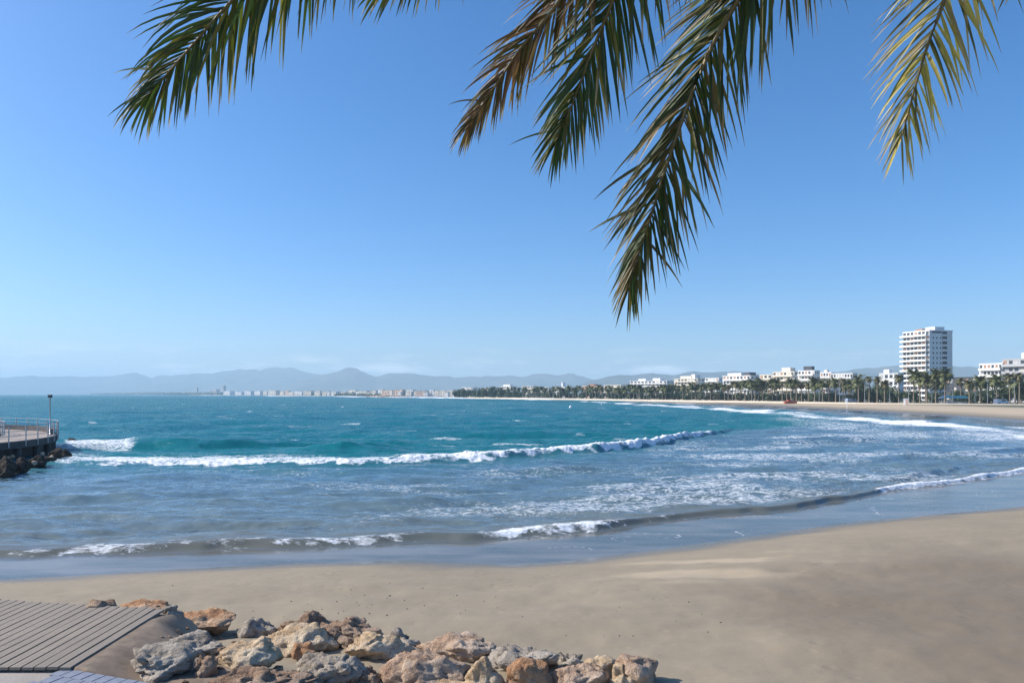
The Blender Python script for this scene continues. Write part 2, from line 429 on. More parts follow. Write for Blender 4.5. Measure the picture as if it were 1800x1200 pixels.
us = np.concatenate([np.linspace(-4, -0.95, 24)[:-1], np.linspace(-0.95, 0.95, 460), np.linspace(0.95, 4, 30)[1:]])
inv = np.concatenate([1 / np.array([-0.0]) if False else np.linspace(1 / 4.0, 1 / 30.0, 300), np.linspace(1 / 30.0, 1 / 700.0, 120)[1:]])
Ys = np.concatenate([np.array([-40.0, -15, -4, 0.5, 2.5]), 1 / inv, np.array([900, 1300, 2000, 3500, 6000, 9000, 14000.0])])
U, YY = np.meshgrid(us, Ys)
XX = U * np.maximum(YY, 12.0) if False else U * np.where(YY < 4, 10.0 + np.abs(YY), YY + 6.0 * np.exp(-(YY - 4) / 4.0))
S = shore_dist(XX, YY)
ZZ = land_z(XX, YY, S)
wet = np.where(YY < 60, sstep(2.6, 0.15, S + fbm(XX * 0.5, YY * 0.9, 3) * 1.0), sstep(9, 0, S))
bb = np.interp(XX, BX, BY) - YY
dirt = np.where(YY < 60, sstep(-0.9, 0.1, bb + fbm(XX * 1.3, YY * 1.3, 3) * 0.6), 0) * 0.95
inland = np.where(YY > 60, sstep(40, 60, S), 0)
# soft-edged shade painted into the sand colour to the right, ragged outline
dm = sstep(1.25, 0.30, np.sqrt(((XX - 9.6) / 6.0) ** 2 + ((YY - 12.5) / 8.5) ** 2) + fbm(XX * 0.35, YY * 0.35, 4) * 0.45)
sun_streak = (YY < 60) * sstep(0.14, 0.34, fbm(XX * 0.22 + 3, YY * 1.0 + 1, 4)) * sstep(1.2, 0.2, np.sqrt(((XX - 5.2) / 4.2) ** 2 + ((YY - 19.0) / 3.6) ** 2))  # pale streaks on the near sand, grazing sunlight painted as lighter colour
sand_shade = np.clip(dm * 0.75 * (YY < 60), 0, 1)
beach = grid_mesh('beach_ground', XX, YY, ZZ, M['land'], dict(dry=np.where(YY > 60, sstep(8, 16, S), 0.75 * sun_streak), wet=wet, dirt=dirt, inland=inland, sand_shade=sand_shade))  # near part of dry is the painted sun streaks, far part dry sand
beach['kind'] = 'structure'; beach['label'] = 'smooth beige sand beach curving round the bay'

# ------------------------------------------------------------------ the sea
us = np.concatenate([np.linspace(-3.0, -0.80, 20)[:-1], np.linspace(-0.80, 0.80, 1050), np.linspace(0.80, 3.0, 24)[1:]])
q = np.concatenate([np.linspace(352, 60, 690), np.linspace(60, 5, 140)[1:], np.array([3.5, 2.2, 1.3, 0.8, 0.5])])
Ys = CAMZ * F / q
U, Y = np.meshgrid(us, Ys); X = U * Y
P = 900 + F * U; Q = HZ + CAMZ * F / Y
def curve(pts):
    pts = sorted(pts); return np.interp(P, [a for a, b in pts], [b for a, b in pts])
def crestY(pts): return CAMZ * F / (curve(pts) - HZ)
prof = lambda n, lf, lb: np.where(n < 0, np.exp(-(n / lf) ** 2), np.exp(-(n / lb) ** 2))
def along(pts): return curve(pts)

w1 = [(-300,992),(0,985),(150,977),(300,970),(450,966),(600,962),(700,956),(760,950),(850,944),(900,940),(1000,934),(1050,931),(1150,921),(1200,915),(1300,906),(1400,895),(1500,880),(1550,868),(1650,853),(1800,830),(2000,795),(2300,770)]
w2 = [(-300,905),(200,905),(400,900),(550,893),(700,887),(900,875),(1067,865),(1150,857),(1283,840),(1500,815),(1800,790)]
w3 = [(-300,935),(200,930),(450,925),(700,920),(900,907),(1033,902),(1200,890),(1283,883),(1450,860),(1800,805)]
w4 = [(-300,812),(110,817),(180,820),(300,817),(500,818),(600,818),(700,816),(780,812),(860,808),(950,800),(1050,795),(1120,787),(1150,782),(1200,772),(1237,766),(1300,757),(1400,749),(1600,752),(1800,768),(2100,790)]
w5 = [(-300,790),(150,789),(270,785),(350,786),(450,784),(560,782),(700,776),(900,768)]
w6 = [(400,795),(520,794),(600,793),(700,788),(800,783)]
jit = fbm(X * 0.16, Y * 0.0 + 3.3, 4)
Y1 = crestY(w1) + 0.55 + jit * 1.3 + vnoise(X * 1.3, Y * 0 + 8.8) * 0.22
Y2 = crestY(w2) + fbm(X * 0.10, Y * 0 + 9.1, 3) * 3.0
Y3 = crestY(w3) + fbm(X * 0.12, Y * 0 + 2.1, 3) * 2.2
Y4 = crestY(w4) + 0.9 + fbm(X * 0.12, Y * 0 + 6.1, 4) * 1.1
Y5 = crestY(w5) + fbm(X * 0.07, Y * 0 + 1.1, 3) * 3.0
Y6 = crestY(w6)
n1, n2, n3, n4, n5, n6 = Y - Y1, Y - Y2, Y - Y3, Y - Y4, Y - Y5, Y - Y6
Sea_s = shore_dist(X, Y)
calm4 = 1 - 0.9 * np.exp(-(n4 / 4.5) ** 2) * (P < 1400)
shore_fade = sstep(0.0, 3.0, n1 + 1.0) * np.where(Y > 60, sstep(0, 25, -Sea_s), 1.0)
H1 = 0.20 + 0.10 * vnoise(X * 0.35, Y * 0 + 4.4)
Z = H1 * prof(n1, 0.34, 1.9)
a2 = np.clip(0.55 + 1.5 * fbm(X * 0.07, Y * 0 + 14.1, 2), 0.15, 1.2); a3 = np.clip(0.55 + 1.5 * fbm(X * 0.08, Y * 0 + 24.1, 2), 0.15, 1.2)
Z = Z + 0.24 * a2 * prof(n2, 0.8, 2.4) + 0.24 * a3 * prof(n3, 0.7, 2.0)
H4 = np.interp(P, [0, 120, 400, 700, 950, 1150, 1240, 1330], [0.20, 0.28, 0.22, 0.38, 0.62, 0.72, 0.52, 0.08]) * (1 + 0.35 * fbm(X * 0.3, Y * 0 + 31.0, 3))
Z = Z + H4 * prof(n4, 0.95, 3.6)
H5 = np.interp(P, [60, 200, 300, 420, 560, 720], [0.2, 0.5, 0.75, 0.75, 0.45, 0.0])
Z = Z + H5 * prof(n5, 1.3, 4.0) + 0.45 * np.interp(P, [480, 560, 640, 760], [0, 1, 1, 0]) * prof(n6, 0.9, 2.5)
# outer smaller crests and wind chop as real relief
chopf = shore_fade
sw = fbm(X * 0.055, Y * 0.16, 3)
Z = Z + chopf * (calm4 * 0.55 * sw * sstep(45, 90, Y) + 0.16 * fbm(X * 0.30, Y * 0.75, 3) + calm4 * 0.34 * fbm(X * 0.15 + 9, Y * 0.50 + 4, 3) * (Y < 80) * sstep(1.0, 4.0, n1) + calm4 * 0.55 * fbm(X * 0.085 + 3, Y * 0.27 + 8, 3) * sstep(58, 75, Y) + 0.12 * fbm(X * 0.42 + 9, Y * 1.15 + 4, 2) * (Y < 200) + 0.060 * fbm(X * 1.2, Y * 2.4, 3) * (Y < 150))
# ---- foam density
foam = np.zeros_like(X)
fa1 = np.interp(P, [0, 250, 320, 560, 640, 720, 820, 870, 1010, 1060, 1100, 1150, 1200, 1500, 1545, 1800],
                [0.42, 0.42, 0.36, 0.32, 0.28, 0.25, 0.30, 0.52, 0.56, 0.5, 0.38, 0.32, 0.14, 0.14, 0.62, 0.72])
fa1 = np.clip(fa1 + np.clip((fa1 - 0.12) / 0.22, 0, 1) * (0.35 * fbm(X * 0.5, Y * 0 + 12.0, 3) + 0.40 * fbm(X * 1.5, Y * 0.8 + 12.0, 3)), 0, 1)
foam = np.maximum(foam, fa1 * np.where(n1 < 0, sstep(-0.62, -0.18, n1 + 0.5 * vnoise(X * 2.1, Y * 2.1)), sstep(1.1, 0.05, n1)))
foam = np.maximum(foam, 0.55 * fa1 * sstep(-1.6, -0.5, n1 + 0.9 * vnoise(X * 1.1, Y * 1.5)) * (n1 < 0))
f4 = np.interp(P, [60, 120, 190, 400, 600, 750, 900, 1150, 1190, 1240, 1262], [0.0, 0.6, 0.72, 0.62, 0.66, 0.80, 0.92, 0.95, 0.85, 0.7, 0.0])
back4 = np.interp(P, [100, 400, 620, 760, 900, 1240], [9.5, 9.0, 8.5, 7.0, 4.0, 2.0])
core4 = np.where(n4 < 0, sstep(-1.55, -0.55, n4 + 1.1 * fbm(X * 1.1, Y * 1.1, 3)), sstep(2.6, 0.8, n4 + 1.2 * vnoise(X * 0.5, Y * 0.5)))
foam = np.maximum(foam, f4 * core4 * np.clip(0.92 + 0.9 * fbm(X * 0.6, Y * 0.9, 4), 0.35, 1.1))
foam = np.maximum(foam, np.interp(P, [500, 800], [0.80, 0.58]) * f4 * (n4 > 0) * sstep(back4 * 1.25, back4 * 0.35, n4 + 3.0 * fbm(X * 0.2, Y * 0.3, 3)))
Z = Z + np.clip(foam * core4 - 0.3, 0, 1) * (0.20 * fbm(X * 1.6, Y * 1.6, 3) + 0.30 * fbm(X * 4.2, Y * 4.2, 3))
Z = Z + 0.10 * np.clip(foam - 0.35, 0, 1) * fbm(X * 4.5, Y * 4.5, 3) * (np.abs(n1) < 1.3)
# foam round the pier head
foam = np.maximum(foam, 0.55 * sstep(100, 125, P) * sstep(275, 215, P + 22 * vnoise(X, Y)) * sstep(768, 773, Q) * sstep(795, 787, Q))
# lace left behind by the breaker and along the right hand surf
foam = np.maximum(foam, np.interp(P, [0, 250, 600, 900, 1300, 1800], [0.15, 0.20, 0.25, 0.29, 0.32, 0.32]) * sstep(0.5, 4, -n4) * sstep(0.2, 3.0, n1) * np.clip(0.85 + 1.2 * fbm(X * 0.13, Y * 0.25, 4), 0.45, 1.25))
fb = [(950,703),(1000,704.5),(1100,709),(1200,715),(1300,722),(1400,729),(1500,737),(1600,744),(1700,752),(1800,764),(2000,790)]
fbq = curve(fb); hw = np.interp(P, [980, 1100, 1300, 1500, 1800], [1.3, 2.2, 3.6, 6.0, 9.0])
dq = (Q - fbq + 5 * vnoise(X * 0.05, Y * 0.05)) / hw
foam = np.maximum(foam, sstep(960, 1080, P) * 0.76 * np.clip(0.9 + 0.7 * fbm(X * 0.07, Y * 0.03, 4), 0.55, 1.1) * np.where(dq < 0, sstep(-1.1, -0.3, dq), sstep(1.3, 0.2, dq)))
foam = np.maximum(foam, sstep(1240, 1420, P) * 0.40 * sstep(-0.2, 0.6, dq) * sstep(9.0, 0.8, dq) * np.clip(0.75 + 1.0 * fbm(X * 0.06, Y * 0.06, 3), 0, 1.2))
foam = np.maximum(foam, sstep(1000, 1200, P) * 0.50 * sstep(-2.4, -1.6, dq) * sstep(-0.6, -1.2, dq) * np.clip(0.5 + 1.6 * fbm(X * 0.05, Y * 0.05, 3), 0, 1))
# thin edges of spent waves on the wet sand
film = (n1 < -0.5) & (Y < 60)
edge = np.abs(fbm(X * 0.16 + 60, Y * 0.42 + 7, 3))
foam = np.maximum(foam, film * 0.42 * sstep(0.030, 0.0, edge) * np.interp(P, [0, 900, 1200, 1700], [0.55, 0.7, 1.0, 0.9]))
# far thin surf line
foam = np.maximum(foam, np.where(Y > 500, sstep(-60, -25, Sea_s) * 0.9, 0) * sstep(1000, 940, P))
# scattered white caps
wc = sstep(0.47, 0.56, fbm(X * 0.16 + 40, Y * 0.30, 3)) * (Y > 70) * (Y < 420) * (n4 > 8)
foam = np.maximum(foam, 0.42 * wc)
# ---- water body: film, shallow, sandy, deep
shal = np.where(n1 < 0, 0.90 + sstep(-0.35, -1.0, n1) * (0.068 + 0.09 * fbm(X * 0.3, Y * 1.1, 4)), np.interp(n1, [0, 1.5, 6, 18, 30], [0.90, 0.76, 0.66, 0.58, 0.52]))
deepm = sstep(-13.0, 3.0, n4)
shal = shal * (1 - deepm) + deepm * np.interp(n4, [0, 12, 40, 100], [0.34, 0.22, 0.08, 0.0])
shal = np.maximum(shal, np.where(Y > 60, 0.75 * sstep(-22, 0, Sea_s), 0))
near_r = sstep(1120, 1600, P) * sstep(-1.5, -0.5, dq)
shal = np.maximum(shal, 0.53 * near_r)
shal = np.maximum(shal, 0.80 * sstep(1000, 1150, P) * sstep(-0.6, -1.4, dq))
chop_attr = np.clip(shore_fade, 0.075, 1) * np.interp(Y, [20, 35, 60, 75, 120, 600], [0.20, 0.28, 0.40, 0.7, 0.9, 1.6])
Zfilm = 0.012
Z = Z + Zfilm
sea = grid_mesh('sea_water', X, Y, Z, M['sea'], dict(foam=foam, shallow=shal, chop=chop_attr))
sea['kind'] = 'structure'; sea['label'] = 'teal bay with foaming breakers rolling onto the beach'

# ------------------------------------------------------------------ mountains
def ridge(name, pts, Y0, depth, label, seed):
    pxs = np.arange(pts[0][0], pts[-1][0] + 1, 2.0)
    top = np.interp(pxs, [p[0] for p in pts], [p[1] for p in pts])
    k = np.array([0.25, 0.5, 0.25]); top[1:-1] = np.convolve(top, k, 'valid')
    rows = np.linspace(-1, 1, 40)
    u = (pxs - 900) / F
    R, UU = np.meshgrid(rows, u, indexing='ij')
    Yb = Y0 + R * depth
    hgt = (HZ - top) / F * Y0 + CAMZ
    shape = np.clip(1 - np.abs(R), 0, 1) ** 1.15
    Xb = UU * Yb
    nzv = fbm(Xb * 0.0016 + seed, Yb * 0.0016, 5)
    Zb = hgt[None, :] * shape * (1 + 0.75 * nzv * (1 - shape)) + hgt[None, :] * 0.12 * fbm(Xb * 0.006 + seed, Yb * 0.003, 3) * (R != 0) * shape - 2
    Zb = np.maximum(Zb, -2)
    line = HZ - (Zb - CAMZ) / Yb * F
    Zb = np.where(line < top[None, :], (HZ - top[None, :]) / F * Yb + CAMZ, Zb)
    o = grid_mesh(name, Xb, Yb, Zb, M['mount'], {})
    o['kind'] = 'structure'; o['label'] = label
    return o
ridge('mountain_range', [(-700,664),(-300,660),(0,663),(60,660),(160,660.5),(187,660),(213,658),(227,654),(240,652.5),(253,657),(267,662.7),(277,659.5),(299,657),(347,656),(373,654.7),(392,650.7),(435,646),(467,646),(488,645),(515,645),(528,650.7),(544,654.7),(565,658.7),(620,668),(700,684)], 9800, 1500, 'pale blue mountain range on the far side of the bay', 3)
ridge('mountain_range', [(480,686),(530,668),(565,659),(587,652.5),(613,645),(627,646),(640,651.5),(661,662),(683,656),(722,656),(778,659),(788,657.6),(800,661.5),(876,657.6),(918,659.6),(935,657),(1006,656),(1023,661),(1040,666),(1090,676),(1150,688)], 8300, 1200, 'blue flat-topped hills behind the middle of the resort', 9)
ridge('mountain_range', [(980,688),(1037,668),(1086,658),(1117,658.6),(1147,655),(1181,659),(1218,652),(1244,654),(1288,651),(1318,655.5),(1347,658),(1420,660),(1478,653),(1511,645),(1555,641),(1584,642),(1675,642),(1729,643),(1800,650),(2100,655),(2400,660)], 6200, 1100, 'dark blue hills behind the white tower block', 15)

# ------------------------------------------------------------------ promenade, pavers, boardwalk
PZ = 1.535
EDGE = [(-5.62, 9.30), (-4.15, 8.78), (0.0, 7.28), (8.0, 4.2), (14, 1.5)]
bm = bmesh.new()
outl = [(-14.0, 9.32)] + EDGE + [(14, -14), (-14, -14)]
tv = [bm.verts.new((x, y, PZ)) for x, y in outl]; bv = [bm.verts.new((x, y, 0.2)) for x, y in outl]
bm.faces.new(list(reversed(tv)))
for i in range(len(outl)):
    j = (i + 1) % len(outl); bm.faces.new((tv[i], tv[j], bv[j], bv[i]))
bmesh.ops.recalc_face_normals(bm, faces=bm.faces)
prom = bm_obj('promenade_pavement', bm, M['slab']); prom['kind'] = 'structure'; prom['label'] = 'promenade pavement with pavers along its edge, coloured in bluish shade'

# pavers in a band along the promenade edge, bluish shade in their colour
def bevel_box(name, sx, sy, sz, mat, bev):
    bm = bmesh.new(); box(bm, -sx/2, sx/2, -sy/2, sy/2, -sz, 0)
    bmesh.ops.bevel(bm, geom=[e for e in bm.edges if e.verts[0].co.z > -0.001 and e.verts[1].co.z > -0.001], offset=bev, segments=1, affect='EDGES')
    me = bpy.data.meshes.new(name); bm.to_mesh(me); bm.free(); me.materials.append(mat); return me
ed = Vector((EDGE[2][0] - EDGE[0][0], EDGE[2][1] - EDGE[0][1], 0)); elen = ed.length; ed.normalize()
en = Vector((ed.y, -ed.x, 0)); ang = math.atan2(ed.y, ed.x)
pav = bevel_box('paver', 0.165, 0.205, 0.06, M['paver'], 0.006)
for row in range(6):
    for i in range(34):
        d = 0.10 + i * 0.173 + (0.0865 if row % 2 else 0)
        if d > elen - 0.1: continue
        w = Vector((EDGE[0][0], EDGE[0][1], PZ)) + ed * d + en * (0.12 + row * 0.213)
        if (w.x) / w.y < -0.72: continue
        inst('paver', pav, prom, (w.x, w.y, PZ + 0.030 + random.uniform(-0.002, 0.003)), ang + random.uniform(-0.008, 0.008))

# boardwalk: planks running away from the viewer
bw = empty('boardwalk', (-7.6, 10.5, 0)); tag(bw, 'weathered grey plank boardwalk running down to the sand beside the boulders', 'boardwalk')
DZ = 1.605
pw, gap = 0.130, 0.026
x = -5.50; k = 0
base_planks = []
while x > -11.2:
    yf = np.interp(-x, [5.5, 8.5, 11.5], [11.72, 12.25, 12.75]) + random.uniform(-0.03, 0.03)
    y0 = 9.20; L = yf - y0
    bm = bmesh.new(); box(bm, -pw/2, pw/2, 0, L, -0.035, 0)
    bmesh.ops.subdivide_edges(bm, edges=[e for e in bm.edges if abs(e.verts[0].co.y - e.verts[1].co.y) > 1], cuts=4)
    for v in bm.verts: v.co.x += mnoise.noise((v.co.y * 0.8, k * 3.1, 0)) * 0.006; v.co.z += mnoise.noise((v.co.y, k * 2.3, 5)) * 0.005
    o = bm_obj('plank', bm, M['plank'], bw)
    o.location = (x - pw / 2 + 7.6, y0 - 10.5, DZ + random.uniform(-0.004, 0.004))
    x -= pw + gap; k += 1
for yj in (9.6, 10.4, 11.2):
    bm = bmesh.new(); box(bm, -11.2 + 7.6, -5.56 + 7.6, yj - 10.5 - 0.05, yj - 10.5 + 0.05, 1.36, DZ - 0.042)
    bm_obj('joist', bm, M['pierdark'], bw)
# ------------------------------------------------------------------ boulders
def zg(x, y): return float(land_z(np.array([x]), np.array([y]))[0])
def ray_ground(px, py):
    lo, hi = 5.0, 60.0
    for _ in range(40):
        mid = (lo + hi) / 2; p = at(px, py, mid)
        if p.z > zg(p.x, p.y): lo = mid
        else: hi = mid
    return at(px, py, (lo + hi) / 2)
def fit(me, loc, x0, y0, x1, y1):
    n = len(me.vertices); co = np.empty(n * 3, np.float32); me.vertices.foreach_get('co', co); co = co.reshape(-1, 3).astype(float)
    L = np.array(loc, float)
    for _ in range(4):
        w = co + L; px = 900 + F * w[:, 0] / w[:, 1]; py = HZ - F * (w[:, 2] - CAMZ) / w[:, 1]
        co[:, 0] *= (x1 - x0) / (px.max() - px.min()); co[:, 2] *= (y1 - y0) / (py.max() - py.min())
        w = co + L; px = 900 + F * w[:, 0] / w[:, 1]; py = HZ - F * (w[:, 2] - CAMZ) / w[:, 1]
        L[0] += ((x0 + x1) - (px.max() + px.min())) / 2 / F * L[1]; L[2] -= ((y0 + y1) - (py.max() + py.min())) / 2 / F * L[1]
    me.vertices.foreach_set('co', co.astype(np.float32).ravel()); me.update()
    return tuple(L)
def rock_mesh(name, a, b, c, seed, mat, rough=0.10, planes=9, sub=5):
    bm = bmesh.new(); bmesh.ops.create_icosphere(bm, subdivisions=sub, radius=1.0)
    rnd = random.Random(seed)
    pls = []
    for _ in range(planes):
        v = Vector((rnd.gauss(0, 1), rnd.gauss(0, 1), rnd.gauss(0.15, 0.8))).normalized(); pls.append((v, rnd.uniform(0.56, 0.86)))
    off = Vector((seed * 3.7, seed * 1.3, seed * 7.1))
    planes_w = 1.0
    for v in bm.verts:
        p = v.co.copy()
        for nrm, d in pls:
            k = p.dot(nrm)
            if k > d: p -= nrm * (k - d) * 0.92
        w = Vector((p.x * a, p.y * b, p.z * c))
        r = min(a, b, c)
        f = mnoise.fractal(w * 2.9 + off, 0.75, 2.2, 7) * rough * 1.0
        g = (1 - min(1, abs(mnoise.noise(w * 3.6 + off)) * 3.0)) ** 2 * rough * 0.75
        cr = abs(mnoise.noise(w * 13 + off)) * rough * 0.42 + mnoise.noise(w * 30 + off) * rough * 0.20
        w += p.normalized() * (f - g + cr) * 0.8
        v.co = w
    me = bpy.data.meshes.new(name); bm.to_mesh(me); bm.free()
    me.polygons.foreach_set('use_smooth', [True] * len(me.polygons)); me.materials.append(mat)
    return me
ROCKS = [ # x0,y0,x1,y1 in the photo, material, label
 (145,1052,207,1069,'brown','small reddish brown stone peeping over the far end of the boardwalk'),
 (208,1051,302,1074,'orange','long low orange stone at the corner of the boardwalk'),
 (283,1062,324,1080,'grey','small grey stone beside the orange one at the boardwalk corner'),
 (305,1066,416,1112,'orange','rusty orange boulder with shaded right side, first beyond the earth bank'),
 (412,1083,487,1120,'grey','low grey-brown boulder between rusty orange and dark brown boulders'),
 (478,1071,602,1122,'brown','tall dark pitted boulder at the back rim of the pile'),
 (556,1081,674,1136,'brown','dark brown jagged boulder behind the big cream boulder'),
 (452,1092,600,1150,'cream','largest smooth cream boulder in the middle of the pile'),
 (282,1105,390,1150,'grey','purplish grey boulder behind the blue-grey one beside the earth bank'),
 (228,1126,347,1190,'grey','blue-grey lumpy boulder nearest the boardwalk'),
 (375,1116,500,1174,'cream','big block-shaped tan boulder with a flat top left of centre'),
 (511,1125,563,1164,'orange','small upright tan stone before the big cream boulder'),
 (520,1144,648,1199,'grey','pinkish grey rough boulder low at the front of the pile'),
 (605,1108,740,1160,'cream','pale cream ledge-like boulder behind the wide tan boulder'),
 (668,1101,740,1145,'grey','grey-brown pitted boulder on the back rim beside the pale ledge'),
 (730,1108,874,1160,'pink','long orange-brown boulder sloping down to the sand on the back rim'),
 (666,1137,828,1198,'pink','wide tan boulder at the front, just left of the yellowish one'),
 (853,1129,984,1180,'grey','rough dark grey boulder behind the bright orange one'),
 (815,1152,892,1212,'cream','rounded yellowish cream boulder cut by the lower picture edge'),
 (888,1154,974,1214,'orange','bright orange rounded boulder cut by the lower picture edge'),
 (960,1163,1072,1214,'pink','orange and white streaked boulder beside the bright orange one'),
 (976,1140,1028,1172,'grey','small pale grey stone behind the streaked boulder'),
 (1022,1150,1088,1192,'cream','cream stone between pale grey stone and end of pile'),
 (1068,1163,1122,1210,'cream','narrow cream stone wedged before the last pinkish boulder'),
 (1078,1148,1158,1206,'pink','pinkish brown boulder at the far end of the pile casting shadow on sand'),
 (365,1168,560,1214,'brown','low crumbly brown boulder half sunk in the bank at the front'),
 (672,1190,830,1216,'cream','flat pale stone slab at the lower picture edge'),
 (600,1168,672,1200,'brown','small dull brown stone sunk between grey and tan boulders'),
 (340,1150,385,1188,'brown','small brown stone in the gap beside the blue-grey boulder'),
]
for i, (x0, y0, x1, y1, mt, lab) in enumerate(ROCKS):
    base = ray_ground((x0 + x1) / 2, y1 - 2)
    wpx = (x1 - x0); Yc = base.y
    a = wpx / F * Yc * 0.5; hh = (y1 - y0) / F * Yc
    b = min(a * 0.85, hh * 1.0 + 0.12)
    c = hh * 0.66
    Yc = base.y + b * 0.55
    cen = at((x0 + x1) / 2, (y0 + y1) / 2, Yc)
    a = wpx / F * Yc * 0.55; 
    top = at((x0 + x1) / 2, y0, Yc).z
    c = max(0.16, (top - zg(cen.x, cen.y) + 0.22) * 0.56); cz = top - c * 0.97
    me = rock_mesh('boulder', a, b, c, 31 + i * 3, ROCK[mt], 0.09 + 0.05 * (mt in ('grey', 'brown')), 15, 5 if wpx > 105 else 4)
    o = inst('boulder', me, None, fit(me, (cen.x, Yc, cz), x0, y0, x1, y1 + (14 if y1 < 1195 else 22)))
    tag(o, lab, 'boulder', 'boulders heaped along the promenade edge')
# small rubble between the boulders (stuff)
bm = bmesh.new()
rr = random.Random(5)
def pebble(bm, p, r):
    m = Matrix.Translation(p) @ Matrix.Rotation(rr.uniform(0, 6.28), 4, 'Z') @ Matrix.Diagonal((r * rr.uniform(0.7, 1.4), r * rr.uniform(0.7, 1.2), r * rr.uniform(0.4, 0.8), 1))
    g = bmesh.ops.create_icosphere(bm, subdivisions=1, radius=1.0, matrix=m)
    for v in g['verts']: v.co += Vector((rr.uniform(-1, 1), rr.uniform(-1, 1), rr.uniform(-1, 1))) * r * 0.18
for _ in range(420):
    x = rr.uniform(-5.2, 3.0); y = np.interp(x, BX, BY) + rr.gauss(0.5, 0.7)
    r = abs(rr.gauss(0, 0.035)) + 0.010
    pebble(bm, Vector((x, y, zg(x, y) + r * 0.2)), r)
rub = bm_obj('rubble', bm, ROCK['brown']); rub['kind'] = 'stuff'; rub['label'] = 'loose rubble and pebbles between the boulders'
bm = bmesh.new()
for _ in range(110):
    px = rr.uniform(30, 1300); py = rr.uniform(1030, 1130) - 0.02 * abs(px - 600)
    if rr.random() < 0.55: px = rr.gauss(640, 120); py = rr.gauss(1062, 18)
    g = ray_ground(px, py); r = abs(rr.gauss(0, 0.007)) + 0.004
    pebble(bm, g + Vector((0, 0, r * 0.3)), r)
deb = bm_obj('debris', bm, ROCK['wet']); deb['kind'] = 'stuff'; deb['label'] = 'dark specks of washed up debris on the sand'

# ------------------------------------------------------------------ pier head on the left
PC = Vector((-57.6, 53.0, 0)); RO, RI, DKZ = 21.3, 17.6, 1.55
pier = empty('pier', (PC.x, PC.y, 0)); tag(pier, 'ring-shaped wooden pier walkway with thin metal railings at the left edge', 'pier')
A0, A1, NA = math.radians(-40), math.radians(100), 60
def ringpt(r, a, z): return Vector((r * math.cos(a), r * math.sin(a), z))
def ring_solid(r0, r1, z0, z1, a0, a1, n, name, mat):
    bm = bmesh.new(); rings = []
    for i in range(n + 1):
        a = a0 + (a1 - a0) * i / n
        rings.append([bm.verts.new(ringpt(r, a, z)) for r, z in ((r0, z0), (r1, z0), (r1, z1), (r0, z1))])
    for p, q2 in zip(rings[:-1], rings[1:]):
        for k in range(4): bm.faces.new((p[k], p[(k+1) % 4], q2[(k+1) % 4], q2[k]))
    bm.faces.new(rings[0]); bm.faces.new(rings[-1][::-1])
    bmesh.ops.recalc_face_normals(bm, faces=bm.faces)
    return bm_obj(name, bm, mat, pier)
nb = 110
for i in range(nb):       # deck boards, each a radial wedge
    a0 = A0 + (A1 - A0) * i / nb; a1 = A0 + (A1 - A0) * (i + 0.965) / nb
    ring_solid(RI, RO, DKZ - 0.06, DKZ + random.uniform(-0.006, 0.006), a0, a1, 1, 'deck_board', M['deckwood'])
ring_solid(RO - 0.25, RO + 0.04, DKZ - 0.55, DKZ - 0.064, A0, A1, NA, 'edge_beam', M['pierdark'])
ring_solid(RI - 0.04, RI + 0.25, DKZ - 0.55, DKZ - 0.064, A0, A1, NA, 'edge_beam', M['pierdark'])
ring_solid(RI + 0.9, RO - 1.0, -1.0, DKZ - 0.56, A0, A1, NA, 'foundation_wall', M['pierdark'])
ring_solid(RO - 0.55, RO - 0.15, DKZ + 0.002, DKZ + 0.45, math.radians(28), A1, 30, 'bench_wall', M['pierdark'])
bm = bmesh.new(); tube(bm, [(0, 0, -1.2), (0, 0, DKZ - 0.56)], 0.28, 10); pile_me = bpy.data.meshes.new('pile'); bm.to_mesh(pile_me); bm.free(); pile_me.materials.append(M['pierdark'])
for i in range(17):
    a = A0 + (A1 - A0) * (i + 0.5) / 17
    p = ringpt(RO - 0.35, a, 0); inst('pile', pile_me, pier, p)
bm = bmesh.new(); tube(bm, [(0, 0, -0.45), (0, 0, 1.1)], 0.045, 6); post_me = bpy.data.meshes.new('railing_post'); bm.to_mesh(post_me); bm.free(); post_me.materials.append(M['steel'])
def railing(r, a0, a1, n):
    for i in range(n):
        a = a0 + (a1 - a0) * (i + 0.5) / n + random.uniform(-0.006, 0.006)
        inst('railing_post', post_me, pier, ringpt(r, a, DKZ))
    for z in (1.08, 0.72, 0.38):
        bm = bmesh.new(); tube(bm, [ringpt(r, a0 + (a1 - a0) * i / 50, DKZ + z) for i in range(51)], 0.03 if z > 1 else 0.018, 5)
        bm_obj('rail', bm, M['steel'], pier)
railing(RO + 0.09, A0, A1, 26); railing(RI - 0.09, A0, A1, 22)
# lamp post
lp = at(88, 765, 61.5); lamp = empty('lamp_post', (lp.x, lp.y, DKZ)); tag(lamp, 'slim pale lamp post with dark box head at the tip of the pier', 'lamp post')
bm = bmesh.new(); tube(bm, [(0, 0, 0), (0, 0, 3.15)], [0.055, 0.042], 8); bm_obj('pole', bm, M['steel'], lamp, True)
bm = bmesh.new(); box(bm, -0.15, 0.15, -0.12, 0.12, 3.14, 3.38); bmesh.ops.bevel(bm, geom=bm.edges[:], offset=0.03, segments=1, affect='EDGES'); bm_obj('lamp_head', bm, M['lampbox'], lamp)
bm = bmesh.new(); tube(bm, [(0, 0, 0.0), (0, 0, 0.10)], 0.14, 8); bm_obj('foot', bm, M['steel'], lamp)
